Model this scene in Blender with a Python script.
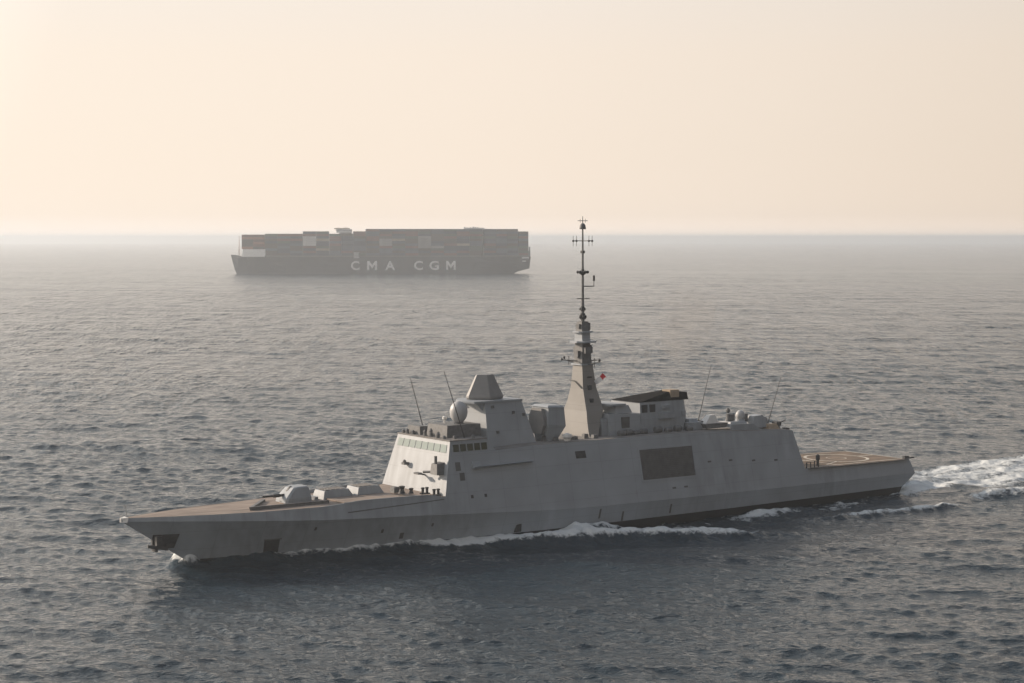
import bpy, math, random
import numpy as np
from mathutils import Vector

R = math.radians
scene = bpy.context.scene
for o in list(bpy.data.objects):
    bpy.data.objects.remove(o, do_unlink=True)

# ------------------------------------------------------------------ camera
CAM_H, FPX = 44.1, 1789.6
cam_d = bpy.data.cameras.new('camera')
cam_d.sensor_width = 36.0
cam_d.lens = 36.0 * FPX / 1024.0
cam_d.clip_start = 1.0
cam_d.clip_end = 120000.0
cam = bpy.data.objects.new('camera', cam_d)
scene.collection.objects.link(cam)
cam.location = (0, 0, CAM_H)
cam.rotation_euler = (R(90) - math.atan(104.5 / FPX), 0, 0)
scene.camera = cam
scene.render.resolution_x, scene.render.resolution_y = 1024, 683

# ------------------------------------------------------------------ sky and sun
SUN_EL, SUN_AZ = R(20), R(-67)          # azimuth from +Y towards +X
world = bpy.data.worlds.new('World')
scene.world = world
world.use_nodes = True
wn, wl = world.node_tree.nodes, world.node_tree.links
bg = wn['Background']
sky = wn.new('ShaderNodeTexSky')
sky.sky_type = 'NISHITA'
sky.sun_disc = False
sky.sun_elevation = SUN_EL
sky.sun_rotation = SUN_AZ
sky.air_density = 1.0
sky.dust_density = 1.0
sky.ozone_density = 1.0
# humid dusty air over the warm sea: the clear sky is veiled by pale haze, most near the horizon and towards the sun
wtc = wn.new('ShaderNodeTexCoord')
wsep = wn.new('ShaderNodeSeparateXYZ'); wl.new(wtc.outputs['Generated'], wsep.inputs[0])
wdot = wn.new('ShaderNodeVectorMath'); wdot.operation = 'DOT_PRODUCT'
wl.new(wtc.outputs['Generated'], wdot.inputs[0])
wdot.inputs[1].default_value = (math.sin(SUN_AZ) * math.cos(SUN_EL), math.cos(SUN_AZ) * math.cos(SUN_EL), math.sin(SUN_EL))
veil = wn.new('ShaderNodeValToRGB')
wmr = wn.new('ShaderNodeMapRange'); wmr.inputs['From Min'].default_value = -1; wmr.inputs['From Max'].default_value = 1
wl.new(wdot.outputs['Value'], wmr.inputs['Value']); wl.new(wmr.outputs[0], veil.inputs['Fac'])
cr = veil.color_ramp
cr.elements[0].position = 0.0; cr.elements[0].color = (1.9, 1.75, 1.65, 1)
cr.elements[1].position = 1.0; cr.elements[1].color = (16.0, 14.3, 12.4, 1)
for pos, colr in ((0.35, (3.2, 2.9, 2.65, 1)), (0.47, (5.6, 4.95, 4.25, 1)), (0.56, (6.85, 5.95, 5.05, 1)), (0.63, (7.45, 6.55, 5.65, 1)), (0.70, (7.95, 7.0, 6.05, 1)), (0.80, (8.35, 7.4, 6.4, 1))):
    e = cr.elements.new(pos); e.color = colr
vf = wn.new('ShaderNodeValToRGB'); wl.new(wsep.outputs['Z'], vf.inputs['Fac'])
vr = vf.color_ramp
vr.elements[0].position = 0.0; vr.elements[0].color = (1.3,) * 3 + (1,)
vr.elements[1].position = 1.0; vr.elements[1].color = (0.12,) * 3 + (1,)
for pos, q in ((0.004, 1.2), (0.012, 1.0), (0.05, 0.96), (0.13, 0.96), (0.19, 1.55), (0.40, 1.15), (0.62, 0.34)):
    e = vr.elements.new(pos); e.color = (q,) * 3 + (1,)
wmix = wn.new('ShaderNodeMix'); wmix.data_type = 'RGBA'; wmix.clamp_factor = False
vt = wn.new('ShaderNodeValToRGB'); wl.new(wsep.outputs['Z'], vt.inputs['Fac'])
tr = vt.color_ramp
tr.elements[0].position = 0.0; tr.elements[0].color = (1.02, 0.985, 0.955, 1)
tr.elements[1].position = 0.5; tr.elements[1].color = (0.86, 0.98, 1.12, 1)
e = tr.elements.new(0.1); e.color = (1.01, 0.99, 0.97, 1)
e = tr.elements.new(0.22); e.color = (0.89, 0.975, 1.08, 1)
vmul = wn.new('ShaderNodeMix'); vmul.data_type = 'RGBA'; vmul.blend_type = 'MULTIPLY'; vmul.inputs['Factor'].default_value = 1
wl.new(veil.outputs['Color'], vmul.inputs[6]); wl.new(vt.outputs['Color'], vmul.inputs[7])
wl.new(vf.outputs['Color'], wmix.inputs['Factor']); wl.new(sky.outputs[0], wmix.inputs[6]); wl.new(vmul.outputs[2], wmix.inputs[7])
wl.new(wmix.outputs[2], bg.inputs[0])
bg.inputs[1].default_value = 0.12
sun_d = bpy.data.lights.new('sun', 'SUN')
sun_d.energy = 5.0
sun_d.angle = R(0.9)
sun_d.color = (1.0, 0.83, 0.66)
sun = bpy.data.objects.new('sun', sun_d)
scene.collection.objects.link(sun)
sdir = Vector((math.cos(SUN_EL) * math.sin(SUN_AZ), math.cos(SUN_EL) * math.cos(SUN_AZ), math.sin(SUN_EL)))
sun.rotation_euler = sdir.to_track_quat('Z', 'Y').to_euler()
sun.location = sdir * 500

scene.view_settings.view_transform = 'Standard'
scene.view_settings.look = 'None'
scene.view_settings.gamma = 1.0
scene.view_settings.exposure = 0.0
scene.view_settings.use_curve_mapping = False
scene.render.engine = 'CYCLES'
scene.cycles.use_denoising = True
scene.cycles.max_bounces = 6
scene.cycles.volume_bounces = 1
scene.cycles.sample_clamp_direct = 5.0
scene.cycles.sample_clamp_indirect = 3.0

HAZE_DENSITY = 0.00017
HAZE_COLOR = (0.86, 0.91, 0.96)

rng = np.random.default_rng(7)
random.seed(7)

# ------------------------------------------------------------------ materials
def new_mat(name):
    m = bpy.data.materials.new(name)
    m.use_nodes = True
    nt = m.node_tree
    return m, nt, nt.nodes['Principled BSDF']

def plain(name, col, rough=0.55, metal=0.0, vary=0.12, scale=0.6, stretch=None):
    """paint with mild blotchy wear"""
    m, nt, b = new_mat(name)
    b.inputs['Roughness'].default_value = rough
    b.inputs['Metallic'].default_value = metal
    tc = nt.nodes.new('ShaderNodeTexCoord')
    n = nt.nodes.new('ShaderNodeTexNoise')
    n.inputs['Scale'].default_value = scale
    n.inputs['Detail'].default_value = 5
    if stretch:
        mp = nt.nodes.new('ShaderNodeMapping'); mp.inputs['Scale'].default_value = stretch
        nt.links.new(tc.outputs['Object'], mp.inputs['Vector']); nt.links.new(mp.outputs[0], n.inputs['Vector'])
    else: nt.links.new(tc.outputs['Object'], n.inputs['Vector'])
    cr = nt.nodes.new('ShaderNodeValToRGB')
    cr.color_ramp.elements[0].position = 0.3
    cr.color_ramp.elements[1].position = 0.7
    cr.color_ramp.elements[0].color = tuple(c * (1 - vary) for c in col) + (1,)
    cr.color_ramp.elements[1].color = tuple(min(1, c * (1 + vary)) for c in col) + (1,)
    nt.links.new(n.outputs['Fac'], cr.inputs['Fac'])
    nt.links.new(cr.outputs['Color'], b.inputs['Base Color'])
    return m

def ship_paint(name, col, streak=0.22, rust=0.35):
    """naval grey with plate seams, vertical run-off streaks and rust blooms"""
    m, nt, b = new_mat(name)
    N, L = nt.nodes.new, nt.links.new
    b.inputs['Roughness'].default_value = 0.5
    tc = N('ShaderNodeTexCoord')
    mp = N('ShaderNodeMapping'); mp.inputs['Scale'].default_value = (1.0, 1.0, 0.07)
    L(tc.outputs['Object'], mp.inputs['Vector'])
    n1 = N('ShaderNodeTexNoise'); n1.inputs['Scale'].default_value = 0.9; n1.inputs['Detail'].default_value = 6
    L(mp.outputs[0], n1.inputs['Vector'])
    n2 = N('ShaderNodeTexNoise'); n2.inputs['Scale'].default_value = 0.22; n2.inputs['Detail'].default_value = 4
    L(tc.outputs['Object'], n2.inputs['Vector'])
    mr = N('ShaderNodeMapRange'); mr.inputs['From Min'].default_value = 0.3; mr.inputs['From Max'].default_value = 0.72
    mr.inputs['To Min'].default_value = 1 - streak; mr.inputs['To Max'].default_value = 1 + streak * 0.5
    L(n1.outputs['Fac'], mr.inputs['Value'])
    mr2 = N('ShaderNodeMapRange'); mr2.inputs['From Min'].default_value = 0.3; mr2.inputs['From Max'].default_value = 0.7
    mr2.inputs['To Min'].default_value = 0.9; mr2.inputs['To Max'].default_value = 1.08
    L(n2.outputs['Fac'], mr2.inputs['Value'])
    mu = N('ShaderNodeMath'); mu.operation = 'MULTIPLY'
    msk = N('ShaderNodeTexNoise'); msk.inputs['Scale'].default_value = 0.07; msk.inputs['Detail'].default_value = 2
    L(tc.outputs['Object'], msk.inputs['Vector'])
    mk = N('ShaderNodeMapRange'); mk.inputs['From Min'].default_value = 0.42; mk.inputs['From Max'].default_value = 0.62
    L(msk.outputs['Fac'], mk.inputs['Value'])
    mlp = N('ShaderNodeMix'); mlp.inputs[2].default_value = 1.0
    L(mk.outputs[0], mlp.inputs[0]); L(mr.outputs[0], mlp.inputs[3])
    L(mlp.outputs[0], mu.inputs[0]); L(mr2.outputs[0], mu.inputs[1])
    # plate seams every ~6 m along the ship and ~2.6 m up
    sx = N('ShaderNodeSeparateXYZ'); L(tc.outputs['Object'], sx.inputs[0])
    def seam(out, period, width):
        d = N('ShaderNodeMath'); d.operation = 'DIVIDE'; d.inputs[1].default_value = period; L(out, d.inputs[0])
        fr = N('ShaderNodeMath'); fr.operation = 'FRACT'; L(d.outputs[0], fr.inputs[0])
        lt = N('ShaderNodeMath'); lt.operation = 'LESS_THAN'; lt.inputs[1].default_value = width / period; L(fr.outputs[0], lt.inputs[0])
        return lt.outputs[0]
    mxs = N('ShaderNodeMath'); mxs.operation = 'MAXIMUM'
    L(seam(sx.outputs['X'], 6.1, 0.1), mxs.inputs[0]); L(seam(sx.outputs['Z'], 2.6, 0.08), mxs.inputs[1])
    sm = N('ShaderNodeMapRange'); sm.inputs['To Min'].default_value = 1.0; sm.inputs['To Max'].default_value = 0.86
    L(mxs.outputs[0], sm.inputs['Value'])
    mu2 = N('ShaderNodeMath'); mu2.operation = 'MULTIPLY'; L(mu.outputs[0], mu2.inputs[0]); L(sm.outputs[0], mu2.inputs[1])
    vm = N('ShaderNodeMix'); vm.data_type = 'RGBA'; vm.blend_type = 'MULTIPLY'; vm.inputs['Factor'].default_value = 1.0
    vm.inputs[6].default_value = tuple(col) + (1,)
    cmb = N('ShaderNodeCombineColor')
    for i in range(3): L(mu2.outputs[0], cmb.inputs[i])
    L(cmb.outputs[0], vm.inputs[7])
    # rust
    mp2 = N('ShaderNodeMapping'); mp2.inputs['Scale'].default_value = (1.0, 1.0, 0.25)
    L(tc.outputs['Object'], mp2.inputs['Vector'])
    n3 = N('ShaderNodeTexNoise'); n3.inputs['Scale'].default_value = 0.55; n3.inputs['Detail'].default_value = 8; n3.inputs['Roughness'].default_value = 0.7
    L(mp2.outputs[0], n3.inputs['Vector'])
    rr = N('ShaderNodeMapRange'); rr.inputs['From Min'].default_value = 0.64; rr.inputs['From Max'].default_value = 0.76
    rr.inputs['To Max'].default_value = rust
    L(n3.outputs['Fac'], rr.inputs['Value'])
    mx = N('ShaderNodeMix'); mx.data_type = 'RGBA'
    L(rr.outputs[0], mx.inputs['Factor']); L(vm.outputs[2], mx.inputs[6]); mx.inputs[7].default_value = (0.11, 0.055, 0.03, 1)
    L(mx.outputs[2], b.inputs['Base Color'])
    return m

GREY = (0.312, 0.335, 0.358)
M = {
    'grey': ship_paint('naval_grey', GREY),
    'hullgrey': ship_paint('naval_grey_hull', (0.35, 0.385, 0.42), 0.22, 0.32),
    'boot': plain('boot_topping', (0.012, 0.012, 0.0125), 0.5, 0, 0.3, 0.4),
    'deck': plain('deck_coating', (0.265, 0.21, 0.172), 0.85, 0, 0.36, 0.5, (.35, 2.2, 1)),
    'flightdeck': plain('flight_deck_coating', (0.168, 0.118, 0.08), 0.9, 0, 0.48, 0.45, (.5, 1.6, 1)),
    'roof': plain('roof_coating', (0.21, 0.195, 0.18), 0.85, 0, 0.2, 0.4),
    'marking': plain('deck_marking', (0.55, 0.50, 0.42), 0.8, 0, 0.3, 0.8),
    'dark': plain('dark_fitting', (0.035, 0.035, 0.037), 0.6, 0, 0.3, 2.0),
    'soot': plain('sooty_black', (0.012, 0.011, 0.011), 0.9, 0, 0.4, 1.0),
    'louvre': plain('louvre_grey', (0.105, 0.103, 0.10), 0.7, 0, 0.2, 1.0),
    'fitting': plain('fitting_grey', (0.13, 0.13, 0.13), 0.6, 0, 0.25, 2.0),
    'radome': plain('radome_shell', (0.42, 0.42, 0.42), 0.45, 0, 0.05, 0.8),
    'mastgrey': ship_paint('weathered_mast_grey', (0.235, 0.222, 0.205), 0.15, 0.3),
    'white': plain('white_paint', (0.72, 0.70, 0.66), 0.45, 0, 0.08, 1.0),
    'radar': plain('radar_panel', (0.22, 0.215, 0.21), 0.55, 0, 0.08, 1.0),
    'brown': plain('buff_canvas', (0.36, 0.28, 0.20), 0.8, 0, 0.15, 1.0),
    'navy': ship_paint('navy_hull', (0.028, 0.034, 0.05), 0.3, 0.2),
    'letter': plain('hull_lettering', (0.82, 0.82, 0.82), 0.6, 0, 0.1, 0.3),
    'shipwhite': plain('superstructure_white', (0.80, 0.79, 0.77), 0.5, 0, 0.08, 0.3),
    'funnelblue': plain('funnel_blue', (0.10, 0.12, 0.16), 0.5, 0, 0.1, 0.3),
    'flagred': plain('flag_red', (0.55, 0.03, 0.04), 0.8, 0, 0.05, 1.0),
    'flagwhite': plain('flag_white', (0.75, 0.75, 0.75), 0.8, 0, 0.03, 1.0),
    'flagblue': plain('flag_blue', (0.02, 0.04, 0.22), 0.8, 0, 0.03, 1.0),
}
for k_ in ('flagred', 'flagwhite', 'flagblue'):     # thin cloth lets the sun through
    nt_ = M[k_].node_tree; b_ = nt_.nodes['Principled BSDF']
    tl_ = nt_.nodes.new('ShaderNodeBsdfTranslucent'); mx_ = nt_.nodes.new('ShaderNodeMixShader'); mx_.inputs[0].default_value = 0.6
    nt_.links.new(b_.inputs['Base Color'].links[0].from_socket, tl_.inputs['Color'])
    nt_.links.new(b_.outputs[0], mx_.inputs[1]); nt_.links.new(tl_.outputs[0], mx_.inputs[2])
    nt_.links.new(mx_.outputs[0], nt_.nodes['Material Output'].inputs['Surface'])
M['soot'].node_tree.nodes['Principled BSDF'].inputs['Specular IOR Level'].default_value = 0.05
def glass(name, col):
    m, nt, b = new_mat(name)
    b.inputs['Base Color'].default_value = col + (1,)
    b.inputs['Roughness'].default_value = 0.06
    b.inputs['IOR'].default_value = 1.6
    return m
M['glass'] = glass('bridge_glass', (0.035, 0.06, 0.055))
M['glass_green'] = glass('painted_reflection_glass', (0.30, 0.345, 0.31))  # front panes: greenish grey reflection put into the base colour

# ------------------------------------------------------------------ mesh helpers
class MB:
    def __init__(s): s.v, s.f, s.m = [], [], []
    def add(s, vs, fs, mi=0):
        o = len(s.v); s.v += [tuple(map(float, p)) for p in vs]
        for f in fs: s.f.append(tuple(i + o for i in f)); s.m.append(mi)
        return s
    def hexa(s, p, mi=0):     # p: 4 bottom, 4 top (same winding)
        return s.add(p, [(3, 2, 1, 0), (4, 5, 6, 7), (0, 1, 5, 4), (1, 2, 6, 5), (2, 3, 7, 6), (3, 0, 4, 7)], mi)
    def box(s, x0, x1, y0, y1, z0, z1, mi=0):
        return s.hexa([(x0, y0, z0), (x1, y0, z0), (x1, y1, z0), (x0, y1, z0), (x0, y0, z1), (x1, y0, z1), (x1, y1, z1), (x0, y1, z1)], mi)
    def frustum(s, b, t, z0, z1, mi=0):   # b,t = (x0,x1,y0,y1)
        return s.hexa([(b[0], b[2], z0), (b[1], b[2], z0), (b[1], b[3], z0), (b[0], b[3], z0),
                       (t[0], t[2], z1), (t[1], t[2], z1), (t[1], t[3], z1), (t[0], t[3], z1)], mi)
    def loft(s, rings, caps=True, closed=True, mi=0):
        n = len(rings[0]); o = len(s.v)
        for r in rings: s.v += [tuple(map(float, p)) for p in r]
        for i in range(len(rings) - 1):
            for j in range(n if closed else n - 1):
                k = (j + 1) % n
                s.f.append((o + i * n + j, o + i * n + k, o + (i + 1) * n + k, o + (i + 1) * n + j)); s.m.append(mi)
        if caps:
            s.f.append(tuple(o + j for j in reversed(range(n)))); s.m.append(mi)
            e = o + (len(rings) - 1) * n
            s.f.append(tuple(e + j for j in range(n))); s.m.append(mi)
        return s
    def prism(s, poly, axis, a, b, mi=0):   # polygon in the two other axes, extruded along axis
        def P(q, h):
            return {'x': (h, q[0], q[1]), 'y': (q[0], h, q[1]), 'z': (q[0], q[1], h)}[axis]
        return s.loft([[P(q, a) for q in poly], [P(q, b) for q in poly]], mi=mi)
    def tube(s, pts, r, n=8, mi=0):
        rr = r if isinstance(r, (list, tuple)) else [r] * len(pts)
        rings = []
        for i, p in enumerate(pts):
            a = Vector(pts[max(0, i - 1)]); c = Vector(pts[min(len(pts) - 1, i + 1)])
            t = (c - a).normalized()
            u = t.orthogonal().normalized(); w = t.cross(u)
            rings.append([Vector(p) + (u * math.cos(2 * math.pi * k / n) + w * math.sin(2 * math.pi * k / n)) * rr[i] for k in range(n)])
        return s.loft(rings, mi=mi)
    def lathe(s, c, prof, n=20, mi=0):      # prof: (radius, z)
        rings = [[(c[0] + r * math.cos(2 * math.pi * k / n), c[1] + r * math.sin(2 * math.pi * k / n), c[2] + z) for k in range(n)] for r, z in prof]
        return s.loft(rings, mi=mi)
    def egg(s, c, rx, rz, n=20, k=12, mi=0):
        return s.lathe(c, [(max(0.02, rx * math.sin(math.pi * i / k)), -rz * math.cos(math.pi * i / k)) for i in range(k + 1)], n, mi)
    def build(s, name, mats, parent=None, smooth=False):
        me = bpy.data.meshes.new(name)
        me.from_pydata(s.v, [], s.f)
        mats = mats if isinstance(mats, (list, tuple)) else [mats]
        for m in mats: me.materials.append(M[m] if isinstance(m, str) else m)
        me.polygons.foreach_set('material_index', s.m)
        if smooth: me.polygons.foreach_set('use_smooth', [True] * len(s.f))
        me.update()
        o = bpy.data.objects.new(name, me)
        scene.collection.objects.link(o)
        if parent is not None: o.parent = parent
        return o

def thing(name, label, cat, loc=(0, 0, 0), rot=(0, 0, 0), group=None):
    o = bpy.data.objects.new(name, None)
    scene.collection.objects.link(o)
    o.location = loc; o.rotation_euler = rot
    o['label'] = label; o['category'] = cat
    if group: o['group'] = group
    return o
def tag(o, label, cat, group=None, kind=None):
    if label: o['label'] = label
    if cat: o['category'] = cat
    if group: o['group'] = group
    if kind: o['kind'] = kind
    return o

# ------------------------------------------------------------------ sea
FR_POS, FR_TH = (-50.88, 231.25), 0.6246        # frigate stem and heading
def smooth01(x): x = np.clip(x, 0, 1); return x * x * (3 - 2 * x)

EARTH = 7.4e6
def build_sea():
    # rings of radius round the viewpoint, fine inside the view fan
    r = [4.0]
    while r[-1] < 120: r.append(r[-1] + 6)
    while r[-1] < 34000:
        r.append(r[-1] + max(0.31, 0.24 * r[-1] ** 2 / (CAM_H * FPX)))
    r = np.array(r)
    fine = np.arange(R(-24), R(24), 0.00145)
    coarse = np.linspace(R(24), R(336), 60)
    ang = np.concatenate([fine, coarse[:-1]])
    nr, na = len(r), len(ang)
    dr = np.gradient(r)
    rr, aa = np.meshgrid(r, ang, indexing='ij')
    x = rr * np.sin(aa); y = rr * np.cos(aa)
    dang = np.concatenate([np.full(len(fine), 0.00145), np.full(len(coarse) - 1, R(5))])
    spacing = np.maximum(dr[:, None], rr * dang[None, :])
    # wind sea: sum of choppy directional waves
    z = np.zeros_like(x); dx = np.zeros_like(x); dy = np.zeros_like(x)
    nw = 120
    lam = np.concatenate([np.geomspace(0.75, 26, nw) * rng.uniform(0.95, 1.05, nw), [31, 37, 44, 53, 66]])
    mean_dir = R(-100)                    # direction of travel (towards the viewer, a bit left)
    for l in lam:
        k = 2 * math.pi / l
        spread = R(44) if l < 3 else R(25)
        th = mean_dir + np.clip(rng.normal(0, 1), -2, 2) * spread
        steep = 0.035 if l < 3.5 else (0.035 * (3.5 / l) ** 0.75 if l < 28 else 0.014)
        a = steep / k
        att = smooth01((l / (spacing * 2.6) - 0.7) / 0.7)
        ph = k * (x * math.cos(th) + y * math.sin(th)) + rng.uniform(0, 6.28)
        sel = att > 0
        s = np.sin(ph) * att * a; c = np.cos(ph) * att * a
        z += s
        dx += c * math.cos(th) * 0.9; dy += c * math.sin(th) * 0.9
    # gusty patches: calmer and rougher areas
    gust = 1 + 0.25 * np.sin(x / 61 + 1.3 * np.sin(y / 97)) * np.sin(y / 83 + 0.7)
    z *= gust; dx *= gust; dy *= gust
    # frigate frame
    c, s = math.cos(FR_TH), math.sin(FR_TH)
    u = (x - FR_POS[0]) * c + (y - FR_POS[1]) * s
    v = -(x - FR_POS[0]) * s + (y - FR_POS[1]) * c
    near = (u > -60) & (u < 330) & (np.abs(v) < 140)
    foam = np.zeros_like(x)
    un, vn = u[near], v[near]
    zn = np.zeros_like(un); fn = np.zeros_like(un); calm = np.ones_like(un)
    wob = 0.45 * np.sin(un * 1.15 + 0.8 * vn) + 0.35 * np.sin(un * 2.3 - 1.4 * vn + 1) + 0.25 * np.sin(4.1 * un + 2.2 * vn + 2)
    def poly_d(pts):
        best = np.full(un.shape, 1e9); tt = np.zeros_like(un); side = np.zeros_like(un)
        L = 0; tot = sum(math.dist(pts[i], pts[i + 1]) for i in range(len(pts) - 1))
        for i in range(len(pts) - 1):
            (x0, y0), (x1, y1) = pts[i], pts[i + 1]
            ex, ey = x1 - x0, y1 - y0; l2 = ex * ex + ey * ey
            t = np.clip(((un - x0) * ex + (vn - y0) * ey) / l2, 0, 1)
            qx, qy = un - x0 - t * ex, vn - y0 - t * ey
            d = np.hypot(qx, qy); m = d < best
            best[m] = d[m]; tt[m] = ((L + t * math.sqrt(l2)) / tot)[m]
            side[m] = (ex * qy - ey * qx)[m]
            L += math.sqrt(l2)
        return np.abs(best + wob * 0.55), tt, np.sign(side)
    hull_wl = lambda q: np.interp(q, [10.7, 15, 20, 30, 40, 50, 60, 75, 100, 120, 139], [0.1, 1.0, 2.0, 4.1, 6.0, 7.4, 8.3, 8.8, 8.8, 8.4, 7.9])
    inhull = (un > 9) & (un < 141)
    dist_hull = np.abs(vn) - hull_wl(un)
    # bow wave hugging the hull, both sides
    ends = smooth01((un - 8) / 7) * smooth01((64 - un) / 26)
    zn += (1.45 + 0.45 * wob) * np.exp(-(np.maximum(dist_hull, 0) / 1.7) ** 2) * ends
    fn += (1.25 + 0.35 * wob) * np.exp(-(np.maximum(dist_hull - 0.2, 0) / 1.5) ** 2) * smooth01((un - 17) / 6) * smooth01((75 - un) / 20)
    fn += 0.55 * np.exp(-(np.maximum(dist_hull, 0) / 0.5) ** 2) * smooth01((un - 9) / 4) * smooth01((142 - un) / 4)
    for sg in (1, -1):
        # breaking crest peeling off the bow
        d, t, sd = poly_d([(40, sg * 7.2), (50, sg * 9.0), (58, sg * 11.4), (66, sg * 14.0), (73, sg * 17.0), (82, sg * 21.5), (92, sg * 25.8), (102, sg * 30)])
        out = sd * sg > 0
        w = np.where(out, 1.5, 3.0)
        env = smooth01(t / 0.35) * smooth01((1 - t) / 0.35)
        zn += 1.5 * np.exp(-(d / w) ** 2) * env
        zn -= 0.55 * np.exp(-((d - 4.5) / 3.2) ** 2) * env * out
        fw = np.where(out, 0.9 + 0.9 * t, 2.6 + 1.4 * t)
        fn += 1.3 * np.exp(-(d / fw) ** 2) * smooth01(t / 0.12) * smooth01((1 - t) / 0.35)
        calm -= 0.4 * np.exp(-((d - 4) / 4) ** 2) * env * out
        # curling hump beside the hull amidships
        d, t, sd = poly_d([(63, sg * 10.2), (70, sg * 10.4), (78, sg * 11.5)])
        zn += 1.7 * np.exp(-(d / 2.0) ** 2) * smooth01(t / 0.3) * smooth01((1 - t) / 0.4)
        fn += 1.1 * np.exp(-(d / 1.7) ** 2)
        # churned strip along the side
        d, t, sd = poly_d([(74, sg * 11.8), (92, sg * 12.5), (110, sg * 12.5), (130, sg * 11), (142, sg * 9)])
        fn += (0.74 + 0.25 * np.sin(un / 3.1) + 0.3 * wob) * np.exp(-(d / 3.2) ** 2) * smooth01(t / 0.1)
        d, t, sd = poly_d([(98, sg * 10.8), (108, sg * 12.0), (118, sg * 14.0)])
        zn += 0.9 * np.exp(-(d / 1.8) ** 2) * smooth01(t / 0.3) * smooth01((1 - t) / 0.4)
        fn += 0.35 * np.exp(-(d / 1.5) ** 2)
        # second diverging crest, breaking
        d, t, sd = poly_d([(100, sg * 16), (112, sg * 20.3), (122, sg * 21.6), (132, sg * 22.8), (140, sg * 24)])
        out = sd * sg > 0
        zn += 0.7 * np.exp(-(d / np.where(out, 1.1, 2.4)) ** 2) * smooth01(t / 0.3) * smooth01((1 - t) / 0.2)
        fn += 1.15 * np.exp(-(d / 1.2) ** 2) * smooth01((t - 0.15) / 0.3) * smooth01((1 - t) / 0.15)
        d, t, sd = poly_d([(140, sg * 18.0), (150, sg * 20.5), (163, sg * 24), (180, sg * 29)])
        out = sd * sg > 0
        zn += 1.0 * np.exp(-(d / np.where(out, 1.4, 3.0)) ** 2) * smooth01(t / 0.2) * smooth01((1 - t) / 0.3)
        fn += 1.1 * np.exp(-((d - 0.3) / 2.1) ** 2) * smooth01(t / 0.15) * smooth01((1 - t) / 0.3)
    # spray at the stem on the weather side
    d, t, sd = poly_d([(9.6, 0.4), (9.2, 1.6), (10, 3.6), (14, 5.5)])
    fn += 1.5 * np.exp(-(d / 1.5) ** 2); zn += 2.3 * np.exp(-(d / 1.3) ** 2) * (1 - 0.8 * t)
    # propeller wake astern
    aft = smooth01((un - 138) / 5)
    half = 10.5 + 0.085 * np.maximum(un - 140, 0)
    core = smooth01((half + 2 - np.abs(vn)) / 4.5)
    fade = 1 - 0.5 * smooth01((un - 200) / 120)
    fn += aft * core * (1.2 + 0.2 * np.sin(vn * 0.8 + 0.3 * np.sin(un * 0.2))) * fade
    # a darker slot just aft of the port quarter
    d, t, sd = poly_d([(143, -9.5), (150, -11), (158, -11.5)])
    fn -= 0.55 * np.exp(-(d / 2.0) ** 2)
    zn += aft * core * 0.35 * np.sin(un * 0.45 + 1.6 * np.sin(vn * 0.5)) * np.exp(-np.maximum(un - 140, 0) / 60)
    zn += 1.0 * np.exp(-((un - 152) / 6) ** 2 - (vn / 6) ** 2)
    # turbulence grain inside foam
    rough = np.clip(fn, 0, 1)
    for l in np.geomspace(1.1, 4.5, 14):
        th = rng.uniform(0, 6.28); k = 2 * math.pi / l
        zn += rough * 0.012 * l * np.sin(k * (un * math.cos(th) + vn * math.sin(th)) + rng.uniform(0, 6.28))
    damp = np.clip(calm, 0.3, 1) * (1 - 0.2 * np.exp(-(np.maximum(dist_hull, 0) / 4) ** 2) * inhull)
    z[near] = z[near] * damp + zn
    foam[near] = np.clip(fn, 0, 1.6)
    # a little foam along the far ship: bow and waterline
    x2, y2 = CS_POS; c2, s2 = math.cos(CS_TH), math.sin(CS_TH)
    u2 = (x - x2) * c2 + (y - y2) * s2; v2 = -(x - x2) * s2 + (y - y2) * c2
    m2 = (u2 > -30) & (u2 < 1200) & (np.abs(v2) < 60)
    hb = np.interp(u2, [0, 20, 60, 300, 330, 360], [1, 9, 24, 24, 18, 14])
    f2 = 0.75 * np.exp(-(np.maximum(np.abs(v2) - hb, 0) / 7) ** 2) * smooth01((u2 + 4) / 6) * smooth01((160 - u2) / 130)
    f2 += 0.5 * smooth01((u2 - 320) / 20) * smooth01((22 - np.abs(v2)) / 8) * np.exp(-np.maximum(u2 - 330, 0) / 160)
    foam = np.where(m2, np.maximum(foam, f2), foam)
    slick = smooth01((u2 - 250) / 120) * smooth01((95 - np.abs(v2 - 55)) / 25) * smooth01((6000 - u2) / 4500)
    x = x + dx; y = y + dy
    z = z - (x * x + y * y) / (2 * EARTH)
    co = np.stack([x, y, z], -1).reshape(-1, 3).astype(np.float32)
    i = np.arange(nr - 1)[:, None]; j = np.arange(na)[None, :]; j1 = (j + 1) % na
    quads = np.stack([i * na + j + 0 * j1, i * na + j1, (i + 1) * na + j1, (i + 1) * na + j], -1).reshape(-1, 4)[:, ::-1]
    cap = list(range(na))
    me = bpy.data.meshes.new('sea')
    nv, nq = len(co), len(quads)
    me.vertices.add(nv); me.vertices.foreach_set('co', co.ravel())
    me.loops.add(nq * 4); me.loops.foreach_set('vertex_index', quads.ravel().astype(np.int32))
    me.polygons.add(nq)
    me.polygons.foreach_set('loop_start', np.arange(0, nq * 4, 4, dtype=np.int32))
    me.polygons.foreach_set('use_smooth', np.ones(nq, dtype=bool))
    me.update(calc_edges=True)
    at = me.attributes.new('foam', 'FLOAT', 'POINT'); at.data.foreach_set('value', foam.ravel().astype(np.float32))
    at = me.attributes.new('slick', 'FLOAT', 'POINT'); at.data.foreach_set('value', slick.ravel().astype(np.float32))
    far = smooth01((np.log(rr) - math.log(250)) / (math.log(1500) - math.log(250)))
    at = me.attributes.new('far', 'FLOAT', 'POINT'); at.data.foreach_set('value', far.ravel().astype(np.float32))
    o = bpy.data.objects.new('sea', me)
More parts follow.
